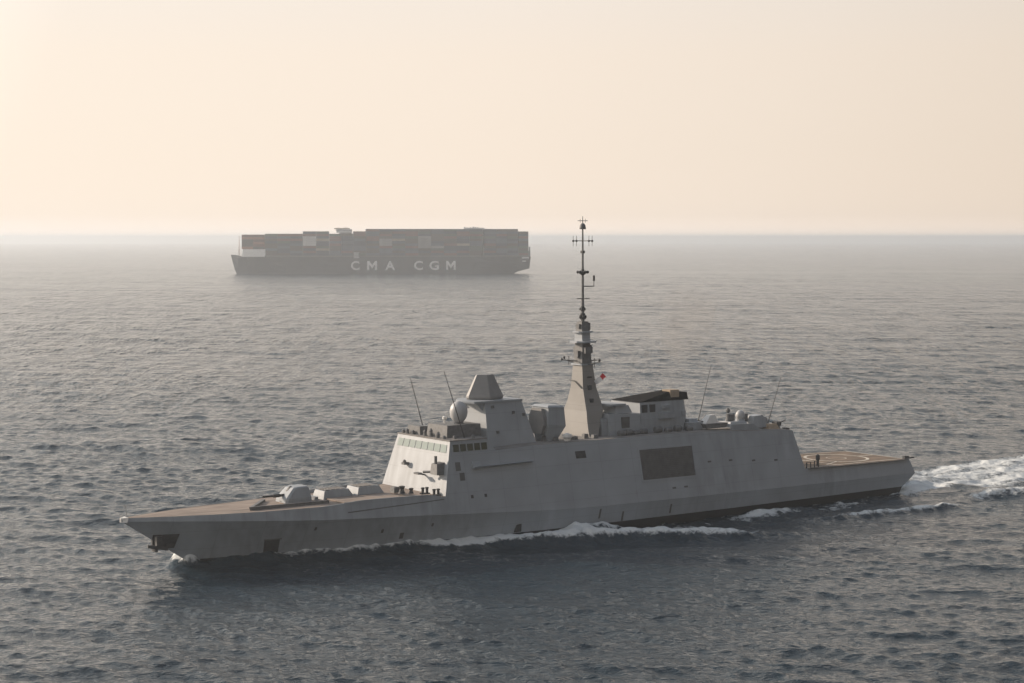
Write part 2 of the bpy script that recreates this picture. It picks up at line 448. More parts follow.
    scene.collection.objects.link(o)
    o['kind'] = 'structure'
    # flip check
    if me.polygons[nq // 2].normal.z < 0: me.flip_normals()
    return o

def sea_material():
    m, nt, b = new_mat('sea_water')
    N, L = nt.nodes.new, nt.links.new
    tc = N('ShaderNodeTexCoord')
    fo = N('ShaderNodeAttribute'); fo.attribute_name = 'foam'
    fa = N('ShaderNodeAttribute'); fa.attribute_name = 'far'
    sl = N('ShaderNodeAttribute'); sl.attribute_name = 'slick'
    def noise(scale, detail, rough=0.55, sx=1.0, sy=1.0, rot=0.0, dist=0.0):
        mp = N('ShaderNodeMapping'); mp.inputs['Scale'].default_value = (sx, sy, 1); mp.inputs['Rotation'].default_value = (0, 0, rot)
        L(tc.outputs['Object'], mp.inputs['Vector'])
        n = N('ShaderNodeTexNoise'); n.inputs['Scale'].default_value = scale; n.inputs['Detail'].default_value = detail
        n.inputs['Roughness'].default_value = rough; n.inputs['Distortion'].default_value = dist
        L(mp.outputs[0], n.inputs['Vector'])
        return n.outputs['Fac']
    def math_(op, a, c):
        n = N('ShaderNodeMath'); n.operation = op
        for i, q in enumerate((a, c)):
            if hasattr(q, 'node'): L(q, n.inputs[i])
            else: n.inputs[i].default_value = q
        return n.outputs[0]
    # height in metres: ripples everywhere, chop added where the mesh grows coarse
    h_rip = math_('MULTIPLY', noise(1.3, 4, 0.6, 0.75, 1.25, 0.15, 0.4), 0.30)
    h_mid = math_('MULTIPLY', noise(0.34, 2, 0.5, 0.7, 1.3, -0.12, 0.5), 0.55)
    h_big = math_('MULTIPLY', noise(0.07, 5, 0.55, 0.55, 1.5, 0.1, 0.4), 2.2)
    gu = N('ShaderNodeMapRange'); gu.inputs['From Min'].default_value = 0.35; gu.inputs['From Max'].default_value = 0.65
    gu.inputs['To Min'].default_value = 0.45; gu.inputs['To Max'].default_value = 1.7
    L(noise(0.011, 4, 0.6, 0.45, 1.6, 0.05, 0.6), gu.inputs['Value'])
    g2 = N('ShaderNodeMapRange'); g2.inputs['From Min'].default_value = 0.38; g2.inputs['From Max'].default_value = 0.62
    g2.inputs['To Min'].default_value = 0.25; g2.inputs['To Max'].default_value = 1.9
    L(noise(0.11, 3, 0.7, 1.0, 0.16, 0.1, 0.3), g2.inputs['Value'])
    gg = math_('MULTIPLY', gu.outputs[0], g2.outputs[0])
    h_far = math_('MULTIPLY', math_('MULTIPLY', math_('ADD', h_mid, h_big), fa.outputs['Fac']), math_('MULTIPLY', gg, math_('SUBTRACT', 1.0, math_('MULTIPLY', sl.outputs['Fac'], 0.6))))
    h = math_('ADD', math_('ADD', h_rip, math_('MULTIPLY', h_mid, 0.35)), h_far)
    bump = N('ShaderNodeBump'); bump.inputs['Strength'].default_value = 1.0; bump.inputs['Distance'].default_value = 1.0
    L(h, bump.inputs['Height'])
    # foam pattern
    fn1 = noise(0.55, 8, 0.68, 1, 1, 0, 0.8)
    fn2 = noise(2.2, 5, 0.6, 1, 1, 0, 0.3)
    fsum = math_('ADD', math_('MULTIPLY', fn1, 0.7), math_('MULTIPLY', fn2, 0.3))
    thr = math_('SUBTRACT', 0.80, math_('MULTIPLY', fo.outputs['Fac'], 0.40))
    mr = N('ShaderNodeMapRange'); mr.interpolation_type = 'SMOOTHSTEP'
    L(math_('SUBTRACT', fsum, thr), mr.inputs['Value'])
    mr.inputs['From Min'].default_value = -0.03; mr.inputs['From Max'].default_value = 0.20
    foam = math_('MULTIPLY', mr.outputs[0], math_('GREATER_THAN', fo.outputs['Fac'], 0.02))
    mx = N('ShaderNodeMix'); mx.data_type = 'RGBA'
    L(math_('MULTIPLY', foam, 0.92), mx.inputs['Factor'])
    mx.inputs[6].default_value = (0.012, 0.026, 0.038, 1)
    mx.inputs[7].default_value = (0.72, 0.74, 0.73, 1)
    L(mx.outputs[2], b.inputs['Base Color'])
    rg = N('ShaderNodeMapRange'); L(foam, rg.inputs['Value'])
    L(math_('ADD', math_('MULTIPLY', fa.outputs['Fac'], 0.12), 0.05), rg.inputs['To Min']); rg.inputs['To Max'].default_value = 0.85
    L(rg.outputs[0], b.inputs['Roughness'])
    b.inputs['IOR'].default_value = 1.333
    L(bump.outputs[0], b.inputs['Normal'])
    return m

CS_POS, CS_TH = (-333.4, 2162.0), R(6.0)     # container ship stem and heading
sea = build_sea()
sea.data.materials.append(sea_material())

# ------------------------------------------------------------------ haze
def build_haze():
    mb = MB().box(-37000, 37000, -37000, 37000, -82, 56.0)
    m = bpy.data.materials.new('haze_air'); m.use_nodes = True
    nt = m.node_tree
    for n in list(nt.nodes):
        if n.type != 'OUTPUT_MATERIAL': nt.nodes.remove(n)
    out = [n for n in nt.nodes if n.type == 'OUTPUT_MATERIAL'][0]
    pv = nt.nodes.new('ShaderNodeVolumePrincipled')
    pv.inputs['Color'].default_value = HAZE_COLOR + (1,)
    pv.inputs['Density'].default_value = HAZE_DENSITY
    pv.inputs['Anisotropy'].default_value = 0.4
    nt.links.new(pv.outputs[0], out.inputs['Volume'])
    o = mb.build('haze', m)
    o['kind'] = 'stuff'
    return o
build_haze()

# ------------------------------------------------------------------ frigate
frig = thing('frigate', 'grey naval frigate with a tall pyramid mast steaming left in the foreground', 'warship',
             (FR_POS[0], FR_POS[1], 0), (R(-0.2), 0, FR_TH))
_hk = ([0, 3, 6, 10, 15, 20, 25, 30, 40, 46, 50, 60, 75, 100, 120, 135, 143], [.25, 1.45, 2.6, 3.9, 5.05, 5.85, 6.6, 7.25, 8.5, 9.15, 9.4, 9.7, 9.8, 9.7, 9.2, 8.5, 8.0])
_zk = ([0, 4.5, 9.4, 15, 20, 25, 30, 45, 54, 64, 70, 82, 96, 111, 126, 140, 143], [7.1, 6.95, 6.72, 6.4, 6.06, 5.77, 5.55, 5.06, 4.6, 4.1, 3.95, 3.82, 3.74, 3.6, 3.45, 3.31, 3.3])
_zd = ([0, 10, 18, 24, 38, 46, 60, 80, 100, 117.8, 129, 143], [7.55, 7.5, 7.43, 7.46, 7.5, 7.5, 7.2, 6.8, 6.4, 6.1, 5.9, 5.7])
_wl = ([9, 10.7, 15, 20, 30, 40, 50, 60, 75, 100, 120, 139, 143], [0.04, 0.08, 0.9, 1.9, 4.1, 6.0, 7.4, 8.3, 8.8, 8.8, 8.4, 7.9, 7.7])
hk = lambda u: float(np.interp(u, *_hk))
zk = lambda u: float(np.interp(u, *_zk))
zd = lambda u: float(np.interp(u, *_zd))
wl = lambda u: float(np.interp(u, *_wl))
SLOPE = 0.23
side = lambda u, z: hk(u) - SLOPE * (z - zk(u))          # half breadth of the flat upper side
stem_z = lambda u: 7.1 * (1 - u / 10.7) if u < 10.7 else -3.0

def hull_profile(u):
    """points from bottom to deck edge (half breadth, z)"""
    k, kz, d = hk(u), zk(u), zd(u)
    w, z0 = (wl(u), 0.0) if u >= 10.7 else (0.05, max(0.0, stem_z(u)))
    lv = [0.0, 1.15 / kz, 0.55, 0.78]
    lo = [(w * 0.85, -3.0 if u >= 10.65 else z0)] + [(w + (k - w) * t ** 1.2, z0 + (kz - z0) * t) for t in lv]
    return lo + [(k, kz), (max(0.03, side(u, d)), d)]

us = sorted(set([0.0, 0.6, 1.5, 3, 4.5, 6, 8, 9.5, 10.6, 10.9, 12, 13.5, 15, 17.5, 20, 23, 26, 30, 34, 38, 42, 46, 50, 55, 60, 66, 72, 78, 85, 92, 100, 108, 117.8, 124, 130, 136, 139]))
hb = MB()
for sg in (-1, 1):
    rings = [[(u, sg * a, z) for a, z in hull_profile(u)] for u in us]
    # stern: raked transom edge, bottom at 139, knuckle at 143, deck at 142
    pr = hull_profile(139)
    offs = [0.0, 0.2, 1.0, 2.2, 3.2, 4.0, 3.0]
    rings.append([(139 + offs[i], sg * a * (1 if i < 2 else 0.985), z) for i, (a, z) in enumerate(pr)])
    n = len(rings[0]); o = len(hb.v)
    for r_ in rings: hb.v += [tuple(map(float, p)) for p in r_]
    for i in range(len(rings) - 1):
        for j in range(n - 1):
            q = (o + i * n + j, o + (i + 1) * n + j, o + (i + 1) * n + j + 1, o + i * n + j + 1)
            hb.f.append(q if sg < 0 else q[::-1])
            dark = us[min(i, len(us) - 1)] >= 10.8 and j < 2
            hb.m.append(1 if dark else (2 if j < 5 else 0))
    if sg < 0: trans_p = [o + (len(rings) - 1) * n + j for j in range(n)]
    else: trans_s = [o + (len(rings) - 1) * n + j for j in range(n)]
for j in range(n - 1):
    hb.f.append((trans_p[j], trans_s[j], trans_s[j + 1], trans_p[j + 1])); hb.m.append(1 if j < 2 else 2)
hull = hb.build('hull', ['grey', 'boot', 'hullgrey'], frig)

# stem fitting, anchor and recess, openings (sub-parts of the hull)
MB().loft([[(-0.15, -.1, 7.0), (0.55, -0.7, 6.98), (0.55, 0.7, 6.98), (-0.15, .1, 7.0)], [(-0.12, -.1, 7.55), (0.75, -0.68, 7.62), (0.75, 0.68, 7.62), (-0.12, .1, 7.55)]]).build('bow_roller', 'white', hull)  # white colour stands in for the sunlit highlight on the stem tip
def hull_pt(u, z, off=0.05):
    pr = hull_profile(u)
    a = np.interp(z, [q[1] for q in pr], [q[0] for q in pr])
    return (u, -(a + off), z)
def hull_patch(name, quad, m, off=0.06, parent=None, nu=3):
    """patch that follows the port side; quad = (u0,z0),(u1,z1),(u2,z2),(u3,z3)"""
    mb = MB(); (a, b_, c_, d_) = quad
    g = []
    for i in range(nu + 1):
        t = i / nu
        for jj in range(nu + 1):
            q = jj / nu
            u = (a[0] * (1 - t) + b_[0] * t) * (1 - q) + (d_[0] * (1 - t) + c_[0] * t) * q
            z = (a[1] * (1 - t) + b_[1] * t) * (1 - q) + (d_[1] * (1 - t) + c_[1] * t) * q
            g.append((u, z))
    vs = [hull_pt(u, z, off) for u, z in g] + [hull_pt(u, z, -0.3) for u, z in g]
    w = nu + 1; fs = []
    for i in range(nu):
        for jj in range(nu):
            fs.append((i * w + jj, (i + 1) * w + jj, (i + 1) * w + jj + 1, i * w + jj + 1))
    m_ = w * w
    rim = [i * w for i in range(w)] + [(w - 1) * w + jj for jj in range(1, w)] + [i * w + w - 1 for i in range(w - 2, -1, -1)] + [jj for jj in range(w - 2, 0, -1)]
    for i in range(len(rim)):
        p, q = rim[i], rim[(i + 1) % len(rim)]
        fs.append((p, p + m_, q + m_, q))
    mb.add(vs, fs)
    return mb.build(name, m, parent or hull)
hull_patch('anchor_recess', [(4.3, 3.1), (7.2, 3.0), (7.4, 5.0), (4.2, 5.0)], 'dark', 0.12)
an = MB()
an.box(4.2, 5.0, -1.75, -1.1, 3.2, 4.9)
an.loft([[(3.0, -1.6, 3.5), (3.3, -0.7, 3.4), (3.3, -0.7, 3.8), (3.0, -1.6, 3.9)], [(5.6, -2.1, 3.0), (5.6, -1.2, 2.9), (5.6, -1.2, 3.3), (5.6, -2.1, 3.5)]])
an.box(3.9, 4.3, -1.8, -0.6, 2.9, 3.3)
an.build('anchor', 'dark', hull)
hull_patch('hull_opening', [(19.4, 1.1), (21.4, 1.1), (21.1, 3.2), (19.0, 3.2)], 'dark', 0.05)
hull_patch('opening_frame', [(18.9, 3.22), (21.3, 3.22), (21.3, 3.38), (18.9, 3.38)], 'fitting', 0.12)
for u_, z_, s_ in ((35.5, 3.0, .35), (38.5, 1.9, .55), (43.0, 3.4, .3), (25.5, 4.2, .3)):
    hull_patch('discharge_port', [(u_, z_), (u_ + s_, z_), (u_ + s_, z_ + s_ * 1.6), (u_, z_ + s_ * 1.6)], 'louvre', 0.04, nu=1)
for u_ in (57.0,):
    hull_patch('overboard_fitting', [(u_, 1.3), (u_ + 1.1, 1.3), (u_ + .9, 2.5), (u_ + .2, 2.4)], 'dark', 0.22, nu=1)
for u_, z_ in ((72.0, 3.0), (76.5, 2.2), (86, 2.5)):
    hull_patch('pilot_step', [(u_, z_ - 1.0), (u_ + .3, z_ - 1.0), (u_ + .3, z_ + .5), (u_, z_ + .5)], 'louvre', 0.05, nu=1)
hull_patch('seam_strip', [(30, 6.35), (44.8, 7.1), (44.8, 7.22), (30, 6.5)], 'louvre', 0.03, nu=6)

# foredeck
def deck_sheet(u0, u1, n, inset, zoff, crown, nu=10):
    mb = MB(); g = []
    for i in range(n + 1):
        u = u0 + (u1 - u0) * i / n
        w = max(0.03, side(u, zd(u)) - inset)
        for jj in range(nu + 1):
            t = -1 + 2 * jj / nu
            g.append((u, w * t, zd(u) + zoff + crown * (1 - t * t)))
    fs = [(i * (nu + 1) + jj, (i + 1) * (nu + 1) + jj, (i + 1) * (nu + 1) + jj + 1, i * (nu + 1) + jj + 1) for i in range(n) for jj in range(nu)]
    return mb.add(g, fs)
deck_sheet(0.5, 47.5, 24, 0.03, -0.03, 0.05).build('foredeck', 'deck', frig)
# bulwark along the deck edge abreast the missile silos
for sg in (-1, 1):
    bw = MB(); rings = []
    for u in np.linspace(25.8, 44.2, 10):
        h = 0.5 * smooth01((u - 25.5) / 8) * smooth01((44.6 - u) / 1.0)
        w = side(u, zd(u)); z = zd(u) - 0.02
        rings.append([(u, sg * (w + 0.02), z), (u, sg * (w - 0.1 * h), z + float(h)), (u, sg * (w - 0.1 * h - 0.15), z + float(h)), (u, sg * (w - 0.2), z)])
    bw.loft(rings).build('bulwark', 'grey', frig)

# gun, its platform and the silos
D0 = 7.47
gp = MB()
gp.hexa([(17.0, -3.35, D0 - .1), (28.8, -4.0, D0 - .1), (28.8, -3.8, D0 - .1), (17.6, -3.1, D0 - .1), (16.8, -3.4, D0 + .42), (28.8, -4.05, D0 + .42), (28.8, -3.8, D0 + .42), (17.6, -3.1, D0 + .42)])
gp.hexa([(17.05, -3.3, D0 - .1), (17.6, -3.1, D0 - .1), (22.6, 2.9, D0 - .1), (22.2, 3.2, D0 - .1), (16.9, -3.3, D0 + .4), (17.6, -3.1, D0 + .4), (22.6, 2.9, D0 + .3), (22.2, 3.2, D0 + .3)])
gp.build('gun_coaming', 'fitting', frig)
MB().lathe((25.6, 0, D0), [(2.3, -.1), (2.3, .08), (2.1, .12), (0.2, .12)], 28).build('gun_ring', 'deck', frig)
gt = MB()
gz = D0 + 0.12
def gring(z, f, a, w, cf):      # faceted shield outline, bow is -x
    return [(f, -cf, z), (f + 0.3, -w, z), (a, -w, z), (a + 0.15, -w * 0.7, z), (a + 0.15, w * 0.7, z), (a, w, z), (f + 0.3, w, z), (f, cf, z)]
gt.loft([gring(gz, 23.4, 27.4, 1.65, 1.4), gring(gz + 0.6, 23.5, 27.35, 1.65, 1.4), gring(gz + 1.95, 24.8, 27.1, 1.3, 1.1), gring(gz + 2.1, 25.2, 26.9, 1.1, 0.9)])
gun = gt.build('gun_turret', 'grey', frig)
MB().hexa([(23.36, -0.28, gz + .1), (23.6, -0.28, gz + .1), (23.6, 0.28, gz + .1), (23.36, 0.28, gz + .1), (24.75, -0.16, gz + 2.06), (25.1, -0.16, gz + 2.13), (25.1, 0.16, gz + 2.13), (24.75, 0.16, gz + 2.06)]).build('barrel_slot', 'dark', gun)
MB().tube([(24.2, 0, gz + .95), (22.6, 0, gz + .97), (20.6, 0, gz + .99)], [0.2, 0.16, 0.13], 10).tube([(23.3, 0, gz + .96), (22.3, 0, gz + .97)], 0.24, 10).build('gun_barrel', 'dark', gun)
def silo(u0, u1, v0, v1, z0, z1):
    mb = MB().hexa([(u0, v0, z0), (u1, v0, z0), (u1, v1, z0), (u0, v1, z0), (u0 + .35, v0 + .25, z1 - .1), (u1 - .9, v0 + .25, z1), (u1 - .9, v1 - .25, z1), (u0 + .35, v1 - .25, z1 - .1)])
    s_ = mb.build('missile_silo', 'grey', frig)
    hm = MB()
    nx, ny = 4, 3
    for i in range(nx):
        for k in range(ny):
            a = u0 + .6 + (u1 - u0 - 1.7) * i / nx; b_ = v0 + .5 + (v1 - v0 - 1.0) * k / ny
            hm.box(a, a + (u1 - u0 - 1.7) / nx - .12, b_, b_ + (v1 - v0 - 1.0) / ny - .12, z1 - 0.02, z1 + 0.05)
    hm.build('silo_hatch', 'roof', s_)
silo(29.6, 34.7, -1.0, 2.2, 7.45, 8.75)
silo(35.0, 39.6, -1.2, 2.4, 7.45, 8.85)
MB().box(28.5, 28.9, -0.8, 4.0, 7.5, 8.0).build('breakwater', 'grey', frig)
MB().prism([(30.0, -6.0), (39.5, -6.6), (39.5, -1.0), (30.0, -1.0)], 'z', 7.55, 7.72).build('silo_deck_plate', 'deck', frig)
def bollard(u, v, z):
    mb = MB()
    for d in (-.35, .35):
        mb.lathe((u + d, v, z), [(.2, 0), (.2, .7), (.27, .72), (.27, .9), (.05, .95)], 10)
    mb.box(u - .7, u + .7, v - .3, v + .3, z - 0.05, z + .12)
    return mb.build('bollard', 'dark', frig)
def capstan(u, v, z, s_=1.0):
    mb = MB().lathe((u, v, z), [(.75 * s_, 0), (.55 * s_, .3 * s_), (.4 * s_, .8 * s_), (.6 * s_, 1.15 * s_), (.62 * s_, 1.35 * s_), (.1, 1.45 * s_)], 14)
    return mb.build('capstan', 'dark', frig)
capstan(41.0, -3.4, 7.75, .75); capstan(42.0, -4.3, 7.75, .55); bollard(43.6, -5.4, 7.7); bollard(44.0, -7.7, 7.7)
MB().frustum((40.4, 41.4, -2.3, -1.1), (40.5, 41.3, -2.2, -1.2), 7.7, 8.5).build('winch_house', 'fitting', frig)
MB().tube([(.8, 0, 7.6), (.6, 0, 9.3)], [.04, .03], 6).build('jackstaff', 'fitting', frig)

# superstructure
ZF = lambda z: 44.9 + (z - 6.8) * 0.245        # raked bridge front
ZT = ([46, 55, 61, 94, 97, 115], [13.35, 13.3, 13.55, 13.55, 13.3, 12.45])
zt = lambda u: float(np.interp(u, *ZT))
sb = MB(); rings = []
for i, u in enumerate([46.0, 50, 55, 61, 68, 75, 82, 90, 97, 106, 115.0]):
    zb = zd(u) ; ztop = zt(u)
    ub, ut = u, u
    if i == 0: ub, ut = ZF(zb), ZF(ztop)
    if u == 115.0: ub, ut = 115.7, 114.2
    wb, wt = side(ub, zb), side(ut, ztop)
    rings.append([(ub, -wb, zb), (ut, -wt, ztop), (ut, wt, ztop), (ub, wb, zb)])
sup = sb.loft(rings).build('superstructure', 'grey', frig)
# bridge storey
zb0, zb1 = 13.34, 15.05
br = MB()
wb, wt = side(46.5, zb0), side(47, zb1)
br.hexa([(ZF(zb0), -wb, zb0), (54.6, -wb + .03, zb0), (54.6, wb - .03, zb0), (ZF(zb0), wb, zb0), (ZF(zb1), -wt, zb1), (53.2, -wt, zb1), (53.2, wt, zb1), (ZF(zb1), wt, zb1)])
bridge = br.build('bridge', 'grey', frig)
MB().box(ZF(zb1) - .12, 53.3, -wt - .1, wt + .1, zb1, zb1 + .14).build('bridge_roof', 'roof', bridge)
nwin = 8
for i in range(nwin):
    za, zc = 13.42, 14.5
    W0, W1 = 6.6, 6.45
    a0, a1 = -1 + 2 * (i + .07) / nwin, -1 + 2 * (i + .93) / nwin
    def fp(t, z, off): return (ZF(z) - off, t * (W0 if z < 14 else W1), z)
    MB().hexa([fp(a0, za, .06), fp(a1, za, .06), (ZF(za) + .2, a1 * W0, za), (ZF(za) + .2, a0 * W0, za), fp(a0, zc, .06), fp(a1, zc, .06), (ZF(zc) + .2, a1 * W1, zc), (ZF(zc) + .2, a0 * W1, zc)]).build('bridge_window', 'glass_green', bridge)
for i in range(5):
    ua = 47.3 + i * 1.22; ub = ua + .98
    for sg in (-1, 1):
        pts = []
        for z in (13.55, 14.55):
            for u, off in ((ua, .05), (ub, .05), (ub, -.2), (ua, -.2)):
                wdt = np.interp(z, [zb0, zb1], [wb - .03 * (u - 46) / 8, wt])
                pts.append((u, sg * (wdt + off), z))
        MB().hexa(pts).build('wing_window', 'glass', bridge)
def side_patch(name, quad, m, parent, off=0.06, depth=0.25):
    vs = [(u, -(side(u, z) + off), z) for u, z in quad] + [(u, -(side(u, z) - depth), z) for u, z in quad]
    return MB().hexa(vs).build(name, m, parent)
lp = side_patch('louvre_panel', [(80.9, 7.05), (91.5, 7.0), (91.6, 11.5), (80.9, 11.55)], 'louvre', sup, 0.05)
ls = MB()
for i in range(15):
    z = 7.25 + i * 0.28
    ls.hexa([(81.0, -(side(81, z) + .13), z), (91.4, -(side(91, z) + .13), z), (91.4, -(side(91, z) + .02), z + .02), (81.0, -(side(81, z) + .02), z + .02),
             (81.0, -(side(81, z) + .08), z + .14), (91.4, -(side(91, z) + .08), z + .14), (91.4, -(side(91, z) + .02), z + .14), (81.0, -(side(81, z) + .02), z + .14)])
ls.build('louvre_slat', 'louvre', lp)
fr_ = MB()
for q in ([(80.6, 6.7), (91.9, 6.65), (91.9, 6.95), (80.6, 7.0)], [(80.6, 11.58), (91.9, 11.53), (91.9, 11.8), (80.6, 11.85)], [(80.6, 7.0), (80.88, 7.0), (80.88, 11.58), (80.6, 11.58)], [(91.62, 6.95), (91.9, 6.95), (91.9, 11.53), (91.62, 11.53)]):
    fr_.hexa([(u, -(side(u, z) + .1), z) for u, z in q] + [(u, -(side(u, z) - .2), z) for u, z in q])
fr_.build('panel_frame', 'grey', lp)
side_patch('side_opening', [(68.7, 11.15), (70.6, 11.15), (70.5, 12.2), (68.6, 12.2)], 'dark', sup, .04)
side_patch('side_door', [(47.3, 10.9), (48.1, 10.9), (48.1, 12.1), (47.3, 12.1)], 'louvre', sup, .04)
side_patch('side_door', [(47.8, 9.5), (48.6, 9.5), (48.6, 10.6), (47.8, 10.6)], 'louvre', sup, .04)
for u_ in (49.2, 51.5): side_patch('scuttle', [(u_, 6.0 + .95), (u_ + .4, 6.95), (u_ + .4, 7.4), (u_, 7.4)], 'dark', sup, .04)
bm = MB()
bm.hexa([(u, -(side(u, z) + o_), z) for u, z, o_ in ((50.1, 11.0, .1), (60.4, 11.25, .1), (60.4, 11.25, .02), (50.1, 11.0, .02))] + [(u, -(side(u, z) + o_), z) for u, z, o_ in ((50.1, 11.35, .75), (60.4, 11.5, .75), (60.4, 11.5, .02), (50.1, 11.35, .02))])
bm.hexa([(u, -(side(u, z) + o_), z) for u, z, o_ in ((49.9, 11.1, .5), (51.2, 11.1, .5), (51.2, 11.1, .02), (49.9, 11.1, .02))] + [(u, -(side(u, z) + o_), z) for u, z, o_ in ((49.9, 12.0, .4), (51.2, 12.0, .4), (51.2, 12.0, .02), (49.9, 12.0, .02))])
bm.build('stowed_boom', 'grey', sup)
for u_, z_ in ((94.5, 8.7), (99, 8.6), (104, 8.2), (109, 7.9), (86.5, 5.3), (88.9, 5.3)):
    side_patch('side_fitting', [(u_, z_), (u_ + .7, z_), (u_ + .7, z_ + .25), (u_, z_ + .25)], 'louvre', sup, .05)
# fixtures on the bridge front
ff = lambda z: ZF(z)
cb = MB().hexa([(ff(10.5) - 1.2, -7.0, 10.4), (ff(10.5) + .1, -7.0, 10.4), (ff(10.5) + .1, -5.2, 10.4), (ff(10.5) - 1.2, -5.2, 10.4), (ff(12) - 1.3, -6.6, 11.9), (ff(12) + .1, -6.6, 12.1), (ff(12) + .1, -5.2, 12.1), (ff(12) - 1.3, -5.2, 11.9)])
cb.tube([(ff(11) - .8, -5.9, 11.9), (ff(11) - .8, -5.9, 13.0)], .22, 8)
cb.tube([(ff(11) - 1.0, -5.2, 10.7), (ff(11) - 1.6, -3.9, 10.6)], .18, 8)
cb.build('front_weapon_mount', 'fitting', sup)
fx = MB().box(ff(11) - .8, ff(11) + .1, 2.4, 3.2, 10.9, 11.25); fx.egg((ff(11) - .6, 2.7, 11.4), .26, .26, 10, 6); fx.build('floodlight', 'fitting', sup)
fx = MB().tube([(ff(9.9) + .1, -2.2, 9.9), (ff(9.9) - 1.3, -2.2, 10.2)], .12, 8); fx.box(ff(10) - 1.6, ff(10) - .9, -2.9, -1.7, 10.1, 10.35); fx.build('bracket', 'fitting', sup)
# roof plates
rp = MB(); ru = [54.7, 61, 68, 75, 82, 90, 97, 106, 114.0]
rp.loft([[(u, -side(u, zt(u)) + .15, zt(u) + .01), (u, side(u, zt(u)) - .15, zt(u) + .01), (u, side(u, zt(u)) - .15, zt(u) + .05), (u, -side(u, zt(u)) + .15, zt(u) + .05)] for u in ru]).build('roof_deck', 'roof', sup)

# bridge roof house, radome, radar tower
MB().frustum((48.2, 54.2, -4.2, 1.2), (48.4, 54.2, -4.0, 1.0), 15.2, 16.95).build('roof_house', 'fitting', frig)  # both roof houses: darker grey puts their shading into the colour
rh = MB(); rh.frustum((47.6, 49.2, 2.0, 5.5), (47.7, 49.0, 2.2, 5.3), 15.2, 16.4); rh.build('roof_house', 'fitting', frig)
for u_, v_, h_ in ((47.3, -4.8, .5), (47.4, -3.0, .7), (47.5, 0.5, .9), (47.3, 3.4, .6), (47.2, 4.8, .7), (47.3, 6.0, .5), (48.6, -5.6, .5), (51.5, -6.0, .5), (47.6, -.9, 1.2)):
    MB().lathe((u_, v_, 15.19), [(.3, 0), (.25, h_ * .6), (.3, h_ * .7), (.1, h_)], 8).build('roof_fitting', 'fitting', bridge)
rd = MB().lathe((51.6, -2.2, 16.95), [(.75, 0), (.62, .3), (.6, .75)], 14)
rdo = rd.build('radome_pedestal', 'fitting', frig)
MB().egg((51.6, -2.2, 18.65), 1.32, 1.62, 24, 14).build('radome', 'radome', rdo, True)
MB().lathe((50.2, -.6, 16.95), [(.12, 0), (.12, .5), (.34, .6), (.34, .95), (.05, 1.1)], 10).build('searchlight', 'white', frig)
tw = MB().hexa([(55.2, -4.5, 13.4), (64.0, -4.5, 13.5), (64.0, 4.5, 13.5), (55.2, 4.5, 13.4), (55.6, -3.2, 19.8), (62.2, -3.2, 19.8), (62.2, 3.2, 19.8), (55.6, 3.2, 19.8)])
tower = tw.build('radar_tower', 'grey', frig)
MB().prism([(52.9, -1.2), (53.6, -3.35), (62.3, -3.35), (62.3, 3.35), (55.2, 3.35), (53.4, 1.2)], 'z', 19.8, 20.08).build('tower_platform', 'grey', tower)
for v_ in (-2.9, 2.9): MB().prism([(55.3, 18.6), (55.6, 19.79), (54.2, 19.79)], 'y', v_ - .1, v_ + .1).build('platform_bracket', 'grey', tower)
for u_, z_ in ((56.6, 19.0), (60.2, 18.0), (57, 15.3), (62.0, 17.6)):
    v_ = -(4.5 - (z_ - 13.4) * 1.3 / 6.4)
    MB().box(u_, u_ + .35, v_ - .25, v_ + .1, z_, z_ + .4).build('tower_fitting', 'fitting', tower)
def rad_ring(k, z):       # the rotating housing is turned a little off the ship's axis
    c_, s_ = math.cos(FR_TH), math.sin(FR_TH)
    out = []
    for a, d in ((-2.55, -.9), (-2.2, -1.5), (0.75, -1.95), (1.05, -1.8), (2.6, 0.2), (2.2, 1.4), (-.6, 2.2), (-2.3, .8)):
        out.append((57.75 + k * (a * c_ + d * s_), k * (-a * s_ + d * c_), z))
    return out
MB().loft([rad_ring(.99, 20.08), rad_ring(1.07, 20.35), rad_ring(1.06, 20.6), rad_ring(.52, 23.62), rad_ring(.48, 23.74)]).build('radar_housing', 'radar', frig)
# satcom tower between radar and mast
AU, AV = 65.6, -3.2
def ax(pts): return [(AU + a, AV + b_, c_ - .2) for a, b_, c_ in pts]
st = MB().hexa(ax([(.4, -1.5, 13.6), (2.0, -1.3, 13.6), (2.0, 1.3, 13.6), (.4, 1.5, 13.6), (0, -2.1, 16.4), (3.3, -2.1, 16.0), (3.3, 2.1, 16.0), (0, 2.1, 16.4)]))
st.hexa(ax([(0, -2.1, 16.4), (3.3, -2.1, 16.0), (3.3, 2.1, 16.0), (0, 2.1, 16.4), (.1, -2.0, 18.9), (3.1, -1.9, 18.75), (3.1, 1.9, 18.75), (.1, 2.0, 18.9)]))
sto = st.build('antenna_tower', 'grey', frig)
MB().prism([(AV + b_, c_ - .2) for b_, c_ in [(-1.7, 17.4), (-1.1, 18.7), (1.3, 18.7), (2.0, 17.4), (2.0, 16.2), (1.2, 14.9), (-1.0, 14.9), (-1.7, 16.2)]], 'x', AU - .6, AU - .03).build('antenna_shade_panel', 'radar', sto)  # darker octagonal plate standing in for the radar tower's cast shadow
MB().hexa(ax([(-.1, -2.1, 18.92), (3.2, -2.0, 18.78), (3.2, 2.0, 18.78), (-.1, 2.1, 18.92), (.3, -1.7, 19.2), (2.9, -1.6, 19.1), (2.9, 1.6, 19.1), (.3, 1.7, 19.2)])).build('antenna_cap', 'grey', sto)
